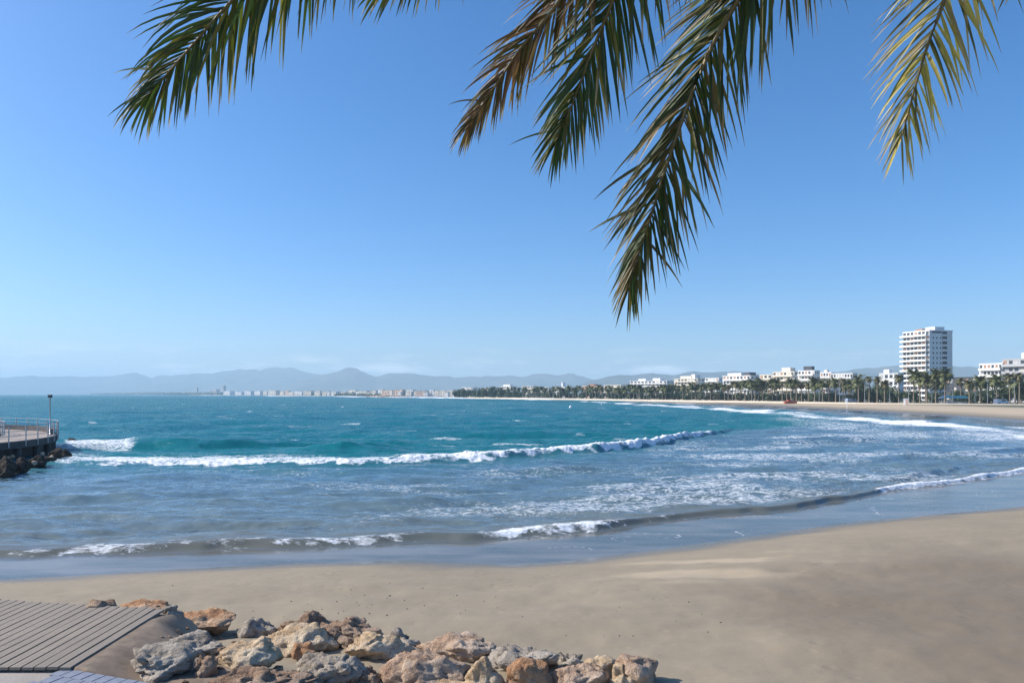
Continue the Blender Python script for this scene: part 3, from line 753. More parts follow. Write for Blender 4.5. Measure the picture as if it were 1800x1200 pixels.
# wet rocks under the pier head
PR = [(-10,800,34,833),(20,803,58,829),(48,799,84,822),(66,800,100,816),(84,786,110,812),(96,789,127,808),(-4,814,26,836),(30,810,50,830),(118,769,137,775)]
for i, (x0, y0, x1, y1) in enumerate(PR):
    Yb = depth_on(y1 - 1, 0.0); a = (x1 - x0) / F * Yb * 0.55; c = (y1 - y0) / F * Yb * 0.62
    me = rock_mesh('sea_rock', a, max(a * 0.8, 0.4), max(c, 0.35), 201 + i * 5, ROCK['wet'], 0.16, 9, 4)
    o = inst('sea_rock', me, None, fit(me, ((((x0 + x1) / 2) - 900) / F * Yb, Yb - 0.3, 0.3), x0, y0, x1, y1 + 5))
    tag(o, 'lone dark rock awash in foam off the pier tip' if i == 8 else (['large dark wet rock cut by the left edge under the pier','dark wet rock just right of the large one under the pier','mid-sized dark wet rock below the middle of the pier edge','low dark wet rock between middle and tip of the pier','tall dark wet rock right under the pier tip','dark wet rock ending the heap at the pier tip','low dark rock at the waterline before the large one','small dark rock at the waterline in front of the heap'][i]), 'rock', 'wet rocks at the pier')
for i, (px, py, mt) in enumerate(((75,797,'cream'),(90,803,'cream'),(47,812,'cream'),(60,813,'pink'),(32,814,'cream'),(22,802,'orange'),(14,804,'orange'))):
    Yb = depth_on(py + 3, 0.25) - 1.6
    p = at(px, py, Yb)
    me = rock_mesh('pale_stone', 0.17, 0.17, 0.15, 400 + i, ROCK[mt], 0.03, 6, 3)
    o = inst('pale_stone', me, None, p, 0)
    tag(o, 'small pale stone among the dark rocks under the pier' if mt != 'orange' else 'small rust coloured stone among the dark rocks under the pier', 'stone', 'stones under the pier')

# ------------------------------------------------------------------ far palms and trees
PROM = sorted([(2000,235),(1800,262),(1700,274),(1600,288),(1500,306),(1400,340),(1300,382),(1200,432),(1100,495),(1000,577),(900,693),(800,800),(700,1000)])
def promY(px): return float(np.interp(px, [a for a, b in PROM], [b for a, b in PROM]))
def palm_meshes(seed, droop, nfr, crown_r, skirt):
    rnd = random.Random(seed); bm = bmesh.new()
    for i in range(nfr):
        az = rnd.uniform(0, 6.283); el = rnd.uniform(-0.55, 1.25) if i > 4 else 1.3
        L = crown_r * rnd.uniform(0.8, 1.15); n = 5
        pos = Vector((0, 0, 0)); d_el = el; w0 = 0.40 * crown_r / 2.0
        side = Vector((-math.sin(az), math.cos(az), 0))
        prev = None
        for k in range(n + 1):
            t = k / n
            w = w0 * (0.25 + 1.5 * t) * (1 - t) ** 0.6 + 0.03
            dn = Vector((0, 0, -0.35 * w))
            cur = (bm.verts.new(pos + side * w + dn), bm.verts.new(pos + Vector((0, 0, 0.02))), bm.verts.new(pos - side * w + dn))
            if prev:
                # leave notches so that the outline stays ragged
                if rnd.random() > 0.14: bm.faces.new((prev[0], prev[1], cur[1], cur[0]))
                if rnd.random() > 0.14: bm.faces.new((prev[1], prev[2], cur[2], cur[1]))
                for sgn, ii in ((1, 0), (-1, 2)):
                    a = prev[ii].co.lerp(cur[ii].co, 0.2); b2 = prev[ii].co.lerp(cur[ii].co, 0.7)
                    tipv = b2 + side * sgn * w * 0.7 + Vector((0, 0, -0.3 * w)) + (cur[1].co - prev[1].co) * 0.6
                    bm.faces.new((bm.verts.new(a), bm.verts.new(b2), bm.verts.new(tipv)))
            prev = cur
            pos = pos + Vector((math.cos(az) * math.cos(d_el), math.sin(az) * math.cos(d_el), math.sin(d_el))) * (L / n)
            d_el -= droop * (0.35 + 0.5 * t)
    crown = bpy.data.meshes.new('crown'); bm.to_mesh(crown); bm.free()
    bm = bmesh.new()
    for i in range(int(16 * skirt)):
        az = rnd.uniform(0, 6.283); r0 = 0.28; L = rnd.uniform(0.7, 1.5)
        d = Vector((math.cos(az), math.sin(az), 0)); s = Vector((-d.y, d.x, 0))
        p0 = d * r0 + Vector((0, 0, -0.1)); p1 = d * (r0 + 0.35) + Vector((0, 0, -0.4 - L * 0.4)); p2 = d * (r0 + 0.2) + Vector((0, 0, -0.3 - L))
        vs = [bm.verts.new(v) for v in (p0 + s * 0.12, p0 - s * 0.12, p1 - s * 0.25, p1 + s * 0.25, p2)]
        bm.faces.new(vs[:4]); bm.faces.new((vs[3], vs[2], vs[4]))
    sk = bpy.data.meshes.new('dead_fronds'); bm.to_mesh(sk); bm.free(); sk.materials.append(M['palm_dead'])
    return crown, sk
VAR = []
for s, (dr, nf, cr, skt) in enumerate(((0.55, 44, 2.2, 1.0), (0.62, 48, 2.0, 1.6), (0.5, 52, 2.8, 0.7), (0.6, 40, 1.8, 1.3), (0.55, 56, 3.0, 0.8))):
    cm, sk = palm_meshes(50 + s, dr, nf, cr, skt); cm.materials.append(M['palm_a'] if s % 2 == 0 else M['palm_b']); VAR.append((cm, sk))
bm = bmesh.new(); tube(bm, [(0, 0, 0), (0.03, 0, 0.15), (0, 0.02, 0.5), (0.01, 0, 1.0)], [0.34, 0.25, 0.20, 0.19], 7)
TR = bpy.data.meshes.new('trunk'); bm.to_mesh(TR); bm.free(); TR.polygons.foreach_set('use_smooth', [True] * len(TR.polygons)); TR.materials.append(M['far_trunk'])
ORD = ['first','second','third','fourth','fifth','sixth','seventh','eighth','ninth','tenth','eleventh','twelfth','thirteenth','fourteenth','fifteenth','sixteenth','seventeenth','eighteenth','nineteenth','twentieth']
BELOW = [(1500,'the tower side terraces'),(1462,'the long white terrace'),(1434,'the white bay-fronted terrace'),(1404,'the dark-topped white block'),(1360,'the cream stepped block'),(1336,'the narrow cream block'),(1272,'the broad white block with overhanging roof'),(1240,'the bright white narrow block'),(1186,'the cream block with roof terraces'),(1108,'the long white block with dark windows'),(1062,'the low cream block'),(1024,'the low peach block'),(972,'the white turreted house'),(944,'the low white block'),(918,'the square cream block'),(0,'the white stepped harbour building')]
def below(px):
    for p_, t_ in BELOW:
        if px >= p_: return t_
def far_palm(px, ytop, Y, label, group, var=None):
    z0 = 1.0; x = (px - 900) / F * Y
    v = random.randrange(len(VAR)) if var is None else var
    ztop = CAMZ + (HZ - ytop) / F * Y
    h = ztop - 1.6 - z0
    o = empty('palm_tree', (x, Y, z0), random.uniform(0, 6.28)); tag(o, label, 'palm tree', group)
    t = inst('trunk', TR, o, (0, 0, 0), 0, (1, 1, h))
    q_ = random.uniform(1.1, 1.35)
    c = inst('crown', VAR[v][0], o, (0, 0, h), 0, (q_, q_, q_ * random.uniform(0.9, 1.1)))
    inst('dead_fronds', VAR[v][1], c, (0, 0, 0))
    return o
front = [(1409,670),(1421,671),(1432,668),(1446,668),(1457,667),(1469,666),(1482,664),(1509,661),(1528,659),(1542,659),(1555,668),(1580,657),(1606,653),(1617,658),(1629,659),(1645,652),(1661,651),(1689,663),(1704,668),(1723,664),(1752,661),(1775,655),(1792,653)]
for i, (px, yt) in enumerate(sorted(front, reverse=True)):
    extra = ' before the white tower' if 1575 < px < 1675 else ''
    far_palm(px, yt, promY(px) * random.uniform(0.985, 1.04), ('%s palm from the right edge in the front row%s' % (ORD[i], extra)) if i < 20 else ('%s palm from the right edge in the front row' % ('twenty-first','twenty-second','twenty-third')[i - 20]), 'palms along the far promenade')
px = 1400.0
while px > 862:
    far_palm(px, np.interp(px, [860, 1000, 1100, 1200, 1300, 1400], [682, 681, 679.5, 677, 671, 669]) + random.uniform(-2.5, 2.5), promY(px) * random.uniform(0.99, 1.06), 'palm in the dense front row below ' + below(px), 'palms along the far promenade')
    px -= random.uniform(4.5, 9.5) * np.interp(px, [860, 1400], [0.75, 1.05])
for k in range(46):           # second row, behind
    px = random.uniform(1000, 1800)
    far_palm(px, np.interp(px, [860, 1000, 1100, 1200, 1300, 1400, 1800], [684, 683, 681, 679, 674, 671, 664]) + random.uniform(-2, 4), promY(px) * random.uniform(1.08, 1.16), 'half hidden palm of the second row, before ' + (below(px) if px < 1500 else 'the tower and right-hand buildings'), 'palms behind the front row')
# broadleaf trees
def tree_mesh(seed):
    rnd = random.Random(seed); bm = bmesh.new()
    lobes = [(Vector((rnd.gauss(0, 0.45), rnd.gauss(0, 0.45), rnd.uniform(0.1, 1.0))), rnd.uniform(0.35, 0.6)) for _ in range(9)]
    for c, r in lobes:
        for _ in range(110):
            d = Vector((rnd.gauss(0, 1), rnd.gauss(0, 1), rnd.gauss(0, 1))).normalized()
            p = c + d * r * rnd.uniform(0.7, 1.08); s = rnd.uniform(0.06, 0.13)
            t = d.orthogonal().normalized(); t.rotate(Matrix.Rotation(rnd.uniform(0, 6.28), 3, d)); b = d.cross(t)
            nn = d * rnd.uniform(-0.5, 0.5) * s
            bm.faces.new([bm.verts.new(v) for v in (p + t * s + nn, p + b * s * 0.8, p - t * s - nn, p - b * s * 0.8)])
    me = bpy.data.meshes.new('crown'); bm.to_mesh(me); bm.free(); me.materials.append(M['tree']); return me
TM = [tree_mesh(80 + i) for i in range(4)]
def far_tree(px, ytop, Y, wpx, label, group):
    x = (px - 900) / F * Y; zt = CAMZ + (HZ - ytop) / F * Y; z0 = 1.0
    o = empty('broadleaf_tree', (x, Y, z0), random.uniform(0, 6.28)); tag(o, label, 'tree', group)
    H = zt - z0; r = wpx / F * Y * 0.5
    inst('trunk', TR, o, (0, 0, 0), 0, (0.8, 0.8, H * 0.45))
    inst('crown', random.choice(TM), o, (0, 0, H * 0.12), 0, (r, r, H * 0.57))
for (px, yt, w) in ((1575,676,34),(1540,674,30),(1548,664,28),(1600,682,30),(1500,688,26),(1760,676,40),(1795,664,36),(1738,682,34),(1700,686,30),(1645,688,30),(1515,668,22),(1680,684,26)):
    far_tree(px, yt, promY(px) * random.uniform(1.04, 1.10), w, 'round dark green tree between the palm trunks near the tower block', 'broadleaf trees behind the promenade')
px = 1470.0
while px > 815:
    far_tree(px, np.interp(px, [815, 900, 1000, 1200, 1400, 1470], [683, 687, 688, 688, 688, 688]) + random.uniform(-2.5, 1.5), promY(px) * random.uniform(1.04, 1.12), np.interp(px, [800, 1470], [9, 24]) * random.uniform(0.8, 1.3), 'low dark tree behind the palm trunks below ' + below(px), 'broadleaf trees behind the promenade')
    px -= np.interp(px, [800, 1470], [6.0, 15.0])
for px, yt, w in ((800,684,8),(808,682,8),(815,681,10),(824,683,8),(845,681,10),(855,679.5,14),(868,678.5,14),(880,679.5,12),(893,682,9),(906,683,10)):
    far_tree(px, yt, promY(px) * 0.99, w * 1.3, 'dark pine-like tree at the near end of the distant harbour', 'dark trees by the harbour')
# low sea wall in front of the promenade
pts = [((p - 900) / F * promY(p) * 0.992, promY(p) * 0.985) for p in (2000, 1900, 1800, 1700, 1600, 1500, 1400, 1300, 1200, 1100, 1000, 900, 820)]
bm = bmesh.new(); prev = None
for xx, yy in pts:
    cur = [bm.verts.new(v) for v in ((xx, yy, 0.3), (xx, yy, 1.45), (xx + 0.3, yy + 0.5, 1.45), (xx + 0.3, yy + 0.5, 0.3))]
    if prev:
        for k in range(3): bm.faces.new((prev[k], prev[k+1], cur[k+1], cur[k]))
    prev = cur
bmesh.ops.recalc_face_normals(bm, faces=bm.faces)
sw_o = bm_obj('sea_wall', bm, M['wall']); tag(sw_o, 'low pale wall along the top of the far beach', 'wall')

# ------------------------------------------------------------------ buildings
def unit_box(name, mat, y0=-0.5):
    bm = bmesh.new(); box(bm, -0.5, 0.5, -0.5, 0.5, 0, 1); me = bpy.data.meshes.new(name); bm.to_mesh(me); bm.free(); me.materials.append(mat); return me
UB = {}
def ub(mat):
    if mat not in UB: UB[mat] = unit_box('block', M[mat])
    return UB[mat]
def part(name, mat, parent, cx, cy, z0, sx, sy, sz):
    return inst(name, ub(mat), parent, (cx, cy, z0), 0, (sx, sy, sz))
def building(px0, px1, ytop, Y, mat, label, floors=5, bays=5, rot=None, depth=0.75, balc=True, top=None, name='apartment_block', group='resort buildings behind the palms', wins=True, side_bays=3):
    cx = (px0 + px1) / 2; W = (px1 - px0) / F * Y
    view = math.atan2((cx - 900), F)
    r = math.radians(-40) if rot is None else math.radians(rot)
    rel = r + view
    a = W / (abs(math.cos(rel)) + depth * abs(math.sin(rel))); d = a * depth
    ztop = CAMZ + (HZ - ytop) / F * Y; z0 = 0.8; H = ztop - z0; fh = H / floors
    o = empty(name, ((cx - 900) / F * Y, Y, z0), r); tag(o, label, 'building', group)
    part('wall', mat, o, 0, 0, 0, a, d, H)
    # roof slab, parapet block
    part('roof_slab', mat, o, 0, 0, H + 0.01, a * 1.03, d * 1.03, 0.35)
    if top: 
        for (tx, tw, th, tm) in top: part('roof_house', tm, o, tx * a, 0, H + 0.37, tw * a, d * 0.5, th)
    bw_ = a / bays
    for f in range(floors):
        z = f * fh
        if z + z0 < 2.5 and Y > 300: pass
        if wins:
            if balc:
                # deep shaded opening band and balcony in front (faces the sea: local -y)
                part('balcony', mat, o, 0, -d / 2 - 0.75, z + fh * 0.02, a * 0.94, 1.5, fh * 0.36)
            for b in range(bays):
                part('window', random.choice(('glass', 'glass', 'dark', 'glass', 'awning', 'blind', 'grey')), o, -a / 2 + (b + 0.5) * bw_, -d / 2 - 0.03, z + fh * 0.40, bw_ * 0.62, 0.12, fh * 0.46)
            for b in range(side_bays):
                part('window', 'glass', o, a / 2 + 0.03, -d / 2 + (b + 0.5) * d / side_bays, z + fh * 0.42, 0.12, d / side_bays * 0.34, fh * 0.36)
    return o, a, d, H

# the tower, built in more detail
def tower():
    Y = 420.0; px0, px1 = 1593, 1669; cx = 1630; x = (cx - 900) / F * Y
    rel = math.radians(-47); view = math.atan2(cx - 900, F); r = -view + rel * 0 - math.radians(43)
    # local -y face = lit balcony front, local +x face = shaded end wall
    W = (px1 - px0) / F * Y
    rel = r + view
    a = 0.54 * W / abs(math.cos(rel)); d = 0.46 * W / abs(math.sin(rel))
    z0 = 0.8; H = CAMZ + (HZ - 584) / F * Y - z0; n = 14; fh = H / n
    o = empty('tower_block', (x, Y, z0), r); tag(o, 'tall white tower block with stacked balconies rising above the palms', 'building')
    part('wall', 'white', o, 0, 0, 0, a, d, H)
    part('roof_slab', 'white', o, 0, 0, H + 0.01, a * 1.02, d * 1.02, 0.5)
    part('roof_house', 'white', o, a * 0.28, 0.0, H + 0.52, a * 0.34, d * 0.42, 1.9)
    part('roof_canopy', 'awning', o, -a * 0.02, -d * 0.2, H + 0.52, a * 0.26, d * 0.3, 1.2)
    for f in range(n):
        z = f * fh
        bal = inst('balcony', ub('white'), o, (-a * 0.03, -d / 2 - 1.0, z + 0.02), 0, (a * 0.99, 2.0, fh * 0.36))
        part('balcony_wing', 'white', o, -a / 2 - 0.7, -d * 0.24, z + 0.02, 1.4, d * 0.5, fh * 0.34)
        for b in range(7):
            part('window', ('glass', 'dark', 'awning', 'glass')[(b * 3 + f * 5) % 4], o, -a / 2 + (b + 0.5) * a / 7, -d / 2 - 0.03, z + fh * 0.40, a / 7 * 0.72, 0.12, fh * 0.52)
        if 0 < f < n - 1 and f != 5 :
            for b in range(3):
                part('window', 'glass', o, a / 2 + 0.03, -d / 2 + (0.17 + b * 0.155) * d, z + fh * 0.45, 0.12, d * 0.055, fh * 0.34)
        part('loggia', 'dark', o, a / 2 + 0.03, -d / 2 + 0.66 * d, z + fh * 0.42, 0.14, d * 0.20, fh * 0.50)
        part('loggia_parapet', 'white', o, a / 2 + 0.5, -d / 2 + 0.66 * d, z + 0.02, 1.0, d * 0.20, fh * 0.34)
    part('sign_band', 'dark', o, a / 2 + 0.04, -d / 2 + 0.32 * d, H - fh * 0.42, 0.14, d * 0.42, fh * 0.34)
tower()
building(1726, 1775, 640, 330, 'white', 'white balconied apartment block at the right edge above the palms', 6, 6, -62, 0.8)
building(1768, 1830, 632, 322, 'grey', 'greyish block with raised roof storey cut by the right edge', 6, 5, -62, 0.9, True, [(0.2, 0.3, 2.5, 'white')])
building(1668, 1728, 664, 345, 'dark', 'low dark glazed building between the tower block and right-hand apartments', 3, 8, -60, 0.6, False)
building(1548, 1586, 657, 400, 'white', 'small white house group just left of the tower block', 4, 4, -50, 0.7, False, [(-0.2, 0.3, 2.0, 'white')])
building(1462, 1505, 657, 470, 'white', 'long white terrace with many bays, nearer the tower block', 5, 8, -48, 0.5)
building(1434, 1466, 655, 480, 'white', 'white terrace with repeated bays beside the dark-topped block', 5, 6, -48, 0.5, True, [(0.1, 0.2, 1.5, 'cream')])
building(1404, 1440, 652, 470, 'white', 'white block topped by dark roof aerials', 6, 5, -52, 0.6, True, [(0.0, 0.5, 2.6, 'dark')])
building(1360, 1412, 654, 500, 'cream', 'cream stepped block with wide balconies beside the dark-topped block', 6, 6, -55, 0.7, True, [(0.0, 0.4, 2.6, 'cream')])
building(1336, 1366, 659, 530, 'cream', 'narrow cream block between two larger balconied blocks', 5, 3, -50, 0.8, True)
building(1272, 1340, 661, 560, 'white', 'broad white block with flat overhanging roof and shaded right end', 5, 8, -52, 0.7, True, [(-0.2, 0.5, 2.0, 'white'), (0.25, 0.2, 2.4, 'dark')])
building(1240, 1274, 665, 610, 'white', 'bright white narrow block beside the cream stepped one', 6, 4, -48, 0.7)
building(1186, 1244, 666, 640, 'cream', 'cream white block with stepped roof terraces', 6, 7, -48, 0.7, True, [(-0.1, 0.5, 2.2, 'cream'), (0.2, 0.15, 3.6, 'white')])
building(1108, 1190, 670, 700, 'white', 'long white block with dark window bands behind the palm row', 6, 10, -42, 0.5, True, [(-0.25, 0.2, 2.0, 'white'), (0.15, 0.2, 2.4, 'white')])
building(1062, 1102, 677, 740, 'cream', 'low cream block left of the long white block', 5, 5, -40, 0.6, True, None)
building(1024, 1060, 678.5, 760, 'peach', 'low peach coloured block above the palm crowns', 4, 5, -40, 0.7, False, [(0.0, 0.4, 1.6, 'tile')])
building(972, 1002, 680, 860, 'white', 'white house with small square turret behind the palms', 4, 4, -36, 0.7, False, [(0.15, 0.12, 5.0, 'white')])
building(944, 972, 681, 900, 'white', 'low white block between turreted house and cream block', 4, 5, -36, 0.6, False)
building(918, 946, 679, 930, 'cream', 'square cream block above the middle of the palm row', 4, 4, -36, 0.7, False)
building(878, 908, 679, 960, 'white', 'white stepped building at the near end of the distant harbour', 4, 5, -36, 0.7, False, [(0.0, 0.6, 2.0, 'white')])
building(846, 874, 682, 1040, 'peach', 'reddish roofed low block beyond the dark harbour trees', 4, 5, -34, 0.7, False)
building(812, 840, 681, 1080, 'white', 'pale block with darker roof behind the dark harbour trees', 4, 5, -34, 0.7, False)
TENS = ['twentieth', 'thirtieth', 'fortieth', 'fiftieth']
def ORDX(i):
    return ORD[i] if i < 20 else ('%s-%s' % (('twenty', 'thirty', 'forty', 'fifty')[(i + 1) // 10 - 2], ORD[(i + 1) % 10 - 1]) if (i + 1) % 10 else TENS[(i + 1) // 10 - 2])
mats = ['white', 'cream', 'white', 'white', 'cream', 'white', 'peach']
px = 806.0; i = 0
while px > 404:
    w = random.uniform(10, 27) * (1.0 if px > 600 else 0.8)
    Yb = np.interp(px, [400, 600, 800], [2900, 1750, 1200]); MT = random.choice(mats)
    building(px - w, px, np.interp(px, [400, 600, 800], [688.0, 686.6, 685.6]) + random.uniform(-1.8, 2.0), Yb, MT, '%s block from the harbour end of the distant waterfront row, tiny and %s' % (ORDX(i), {'white':'white','cream':'cream','peach':'pinkish','grey':'greyish'}[MT]), random.choice((4, 5, 6)), 4, -30, 0.6, False, None, 'apartment_block', 'distant waterfront buildings', True, 0)
    px -= w * random.uniform(0.7, 1.0) + random.uniform(0.0, 1.5) * (1 if px > 600 else 3.0); i += 1
px = 800.0; i = 0
while px > 560:
    w = random.uniform(5, 11); MT = random.choice(('white', 'cream', 'white'))
    building(px - w, px, np.interp(px, [560, 800], [689.0, 688.0]) + random.uniform(-0.8, 0.8), np.interp(px, [560, 800], [1830, 1165]), MT, '%s low %s house from the harbour end, before the distant waterfront row' % (ORDX(i), MT), 2, 3, -30, 0.6, False, None, 'waterfront_house', 'low houses before the distant waterfront row', True, 0)
    px -= w + random.uniform(1.0, 9.0); i += 1
building(388.5, 397, 677.5, 3300, 'grey', 'tall grey tower on the far shore across the bay', 12, 3, -30, 0.8, False, None, 'tower_block', 'distant waterfront buildings', True, 0)
building(343.5, 348.5, 681, 3600, 'grey', 'lone grey tower further out on the far shore', 9, 3, -30, 0.8, False, None, 'tower_block', 'distant waterfront buildings', True, 0)
building(370, 386, 684, 3350, 'grey', 'wide hazy block left of the tall far-shore tower', 6, 5, -30, 0.5, False, None, 'apartment_block', 'distant waterfront buildings', True, 0)
# wooded far shore: reads as one mass
bm = bmesh.new(); rr = random.Random(21)
for _ in range(1500):
    px = rr.uniform(160, 860); Yb = np.interp(px, [160, 340, 600, 860], [5200, 3400, 1650, 1080]) * rr.uniform(1.0, 1.05)
    h = np.interp(px, [160, 260, 380, 600, 860], [2.0, 3.6, 4.2, 4.2, 4.0]) * rr.uniform(0.55, 1.15) / F * Yb
    w = rr.uniform(1.5, 3.5) / F * Yb
    x = (px - 900) / F * Yb
    m = Matrix.Translation((x, Yb, 0.8 + h * 0.45)) @ Matrix.Rotation(rr.uniform(0, 3), 4, 'Z') @ Matrix.Diagonal((w, w, h * 0.62, 1))
    g = bmesh.ops.create_icosphere(bm, subdivisions=1, radius=1.0, matrix=m)
    for v in g['verts']: v.co += Vector((rr.uniform(-1, 1) * w, rr.uniform(-1, 1) * w, rr.uniform(-1, 1) * h * 0.5)) * 0.22
tl = bm_obj('treeline', bm, M['tree']); tl['kind'] = 'stuff'; tl['label'] = 'hazy dark belt of trees along the far shore'
# stone breakwater off the harbour
bm = bmesh.new(); rr = random.Random(8)
for _ in range(220):
    px = rr.uniform(655, 716); Yb = 1240 * rr.uniform(0.99, 1.01); s = rr.uniform(1.0, 2.4)
    pebble(bm, Vector(((px - 900) / F * Yb, Yb, rr.uniform(-0.5, 0.5) + 1.2 * (1 - abs(px - 680) / 60))), s)
bk = bm_obj('breakwater', bm, ROCK['pink']); tag(bk, 'low brown stone breakwater off the distant harbour', 'breakwater')
# moored sailing boats
def hull_bm(L, B, H):
    bm = bmesh.new(); st = [(-0.5, 0.7, 0.0), (-0.3, 0.95, 0.0), (0.0, 1.0, 0.0), (0.3, 0.7, 0.06), (0.5, 0.03, 0.16)]
    rings = []
    for t, w, up in st:
        rings.append([bm.verts.new(v) for v in ((t * L, -w * B / 2, H * (1 + up)), (t * L, -w * B * 0.38, 0), (t * L, 0, -H * 0.3 * (1 - up * 4)), (t * L, w * B * 0.38, 0), (t * L, w * B / 2, H * (1 + up)))])
    for a, b in zip(rings[:-1], rings[1:]):
        for k in range(4): bm.faces.new((a[k], a[k+1], b[k+1], b[k]))
        bm.faces.new((a[4], a[0], b[0], b[4]))
    bm.faces.new(rings[0]); bm.faces.new(rings[-1]); bmesh.ops.recalc_face_normals(bm, faces=bm.faces); return bm
bm = hull_bm(11, 3.4, 1.1); HULL = bpy.data.meshes.new('hull'); bm.to_mesh(HULL); bm.free(); HULL.materials.append(M['whitepaint'])
bm = bmesh.new(); tube(bm, [(0, 0, 0), (0, 0, 1)], 0.16, 5); MAST = bpy.data.meshes.new('mast'); bm.to_mesh(MAST); bm.free(); MAST.materials.append(M['dark'])
for i, px in enumerate((719, 726, 733, 739, 747, 752, 758, 764, 768, 774)):
    Yb = 1150.0
    o = empty('sailing_boat', ((px - 900) / F * Yb, Yb, 0.0), random.uniform(-0.6, 0.6)); tag(o, 'moored sailing boat with bare mast in the distant harbour', 'boat', 'sailing boats in the distant harbour')
    inst('hull', HULL, o); inst('mast', MAST, o, (0.5, 0, 1.0), 0, (1, 1, random.uniform(9, 15)))
    part('cabin', 'whitepaint', o, 0.4, 0, 1.0, 3.6, 1.9, 0.7)
# red boat drawn up on the far beach
pb = at(1390, 707, 318)
o = empty('red_boat', (pb.x, pb.y, 1.05), 0.25); tag(o, 'red boat drawn up on the far beach before the palms', 'boat')
bm = hull_bm(6.2, 2.0, 0.75); bm_obj('hull', bm, M['red'], o); part('deck_house', 'red', o, -0.8, 0, 0.76, 1.4, 1.1, 0.6)
# beach things
pk = at(1593, 711, 262); o = empty('beach_kiosk', (pk.x, pk.y, 1.0), -0.4); tag(o, 'narrow white beach hut standing at the top of the far beach', 'hut')
part('wall', 'whitepaint', o, 0, 0, 0, 1.5, 1.5, 2.2); part('roof', 'whitepaint', o, 0, 0, 2.21, 1.8, 1.8, 0.16); part('door', 'peach', o, 0.1, -0.76, 0.05, 0.8, 0.06, 1.8)
for (px, w, mt, lab) in ((1680, 9.5, 'turq', 'turquoise awninged beach bar under the palms before the tower block'), (1665, 6.0, 'whitepaint', 'small white awninged bar left of the turquoise one')):
    Yb = promY(px) * 1.01; o = empty('beach_bar', ((px - 900) / F * Yb, Yb, 1.0), -0.5); tag(o, lab, 'kiosk')
    part('counter', 'grey', o, 0, 0, 0, w * 0.8, 2.6, 1.0)
    for sx in (-0.45, 0.45):
        for sy in (-1.3, 1.3): part('post', 'dark', o, sx * w, sy, 0, 0.12, 0.12, 2.4)
    bm = bmesh.new(); v = [bm.verts.new(q) for q in ((-w*0.5,-1.8,2.35),(w*0.5,-1.8,2.35),(w*0.5,1.8,2.35),(-w*0.5,1.8,2.35),(-w*0.3,0,3.3),(w*0.3,0,3.3))]
    for f in ((0,1,5,4),(1,2,5),(2,3,4,5),(3,0,4),(3,2,1,0)): bm.faces.new([v[i] for i in f])
    bm_obj('awning', bm, M[mt], o)
# lamp posts along the far promenade
bm = bmesh.new(); tube(bm, [(0, 0, 0), (0, 0, 8.6)], [0.13, 0.08], 6); LPM = bpy.data.meshes.new('pole'); bm.to_mesh(LPM); bm.free(); LPM.materials.append(M['steel'])
bm = bmesh.new(); box(bm, -1.2, 0.15, -0.16, 0.16, 8.6, 8.8); LHM = bpy.data.meshes.new('lamp_head'); bm.to_mesh(LHM); bm.free(); LHM.materials.append(M['steel'])
for i_, px in enumerate((1783, 1736, 1714, 1674, 1638, 1597, 1564, 1520, 1476, 1440)):
    Yb = promY(px) * 0.995; o = empty('street_lamp', ((px - 900) / F * Yb, Yb, 1.0)); tag(o, '%s thin street lamp from the right edge among the promenade palms' % ORD[i_], 'street lamp', 'street lamps on the far promenade')
    inst('pole', LPM, o); inst('lamp_head', LHM, o)
# parked vans on the promenade
def van(px, col, lab):
    Yb = promY(px) * 1.015; o = empty('parked_van', ((px - 900) / F * Yb, Yb, 1.0), 0.15); tag(o, lab, 'van', 'vans parked on the far promenade')
    bm = bmesh.new(); prof_ = [(-2.4,0.4),(2.4,0.4),(2.45,1.1),(1.7,1.25),(1.2,2.05),(-2.35,2.1)]
    a = [bm.verts.new((x, -0.95, z)) for x, z in prof_]; b = [bm.verts.new((x, 0.95, z)) for x, z in prof_]
    bm.faces.new(a); bm.faces.new(b[::-1])
    for i in range(6): bm.faces.new((a[i], b[i], b[(i+1) % 6], a[(i+1) % 6]))
    bmesh.ops.recalc_face_normals(bm, faces=bm.faces); bm_obj('body', bm, M[col], o)
    for sx in (-1.5, 1.5):
        for sy in (-0.9, 0.9):
            bm = bmesh.new(); tube(bm, [(sx, sy - 0.1, 0.36), (sx, sy + 0.1, 0.36)], 0.36, 10); bm_obj('wheel', bm, M['lampbox'], o)
    part('side_window', 'glass', o, 0.2, -0.96, 1.3, 1.6, 0.05, 0.5)
van(1497, 'bluepaint', 'blue-grey van parked between palm trunks above the far beach')
van(1760, 'whitepaint', 'white van parked under palms at the right end of the promenade')
# marker pole
pp = at(1489, 717, 232); o = empty('marker_pole', (pp.x, pp.y, 0.3)); tag(o, 'thin white pole standing on the far beach near the water', 'pole')
bm = bmesh.new(); tube(bm, [(0, 0, 0), (0, 0, 2.3)], 0.09, 6); bm_obj('shaft', bm, M['whitepaint'], o)
bm = bmesh.new(); tube(bm, [(0, 0, 2.31), (0, 0, 2.45)], 0.14, 6); bm_obj('cap', bm, M['orange'], o)
# buoys
for px, py, lab in ((1003, 716, 'small white buoy floating off the far palm beach'), (1057, 712.5, 'smaller pale buoy floating nearer the far surf')):
    Yb = depth_on(py, 0.0); o = empty('buoy', ((px - 900) / F * Yb, Yb, 0.1)); tag(o, lab, 'buoy')
    bm = bmesh.new(); bmesh.ops.create_uvsphere(bm, u_segments=12, v_segments=8, radius=0.55); bm_obj('float', bm, M['whitepaint'], o, True)
    bm = bmesh.new(); tube(bm, [(0, 0, 0.5), (0, 0, 0.9)], 0.08, 6); bm_obj('ring_post', bm, M['whitepaint'], o)

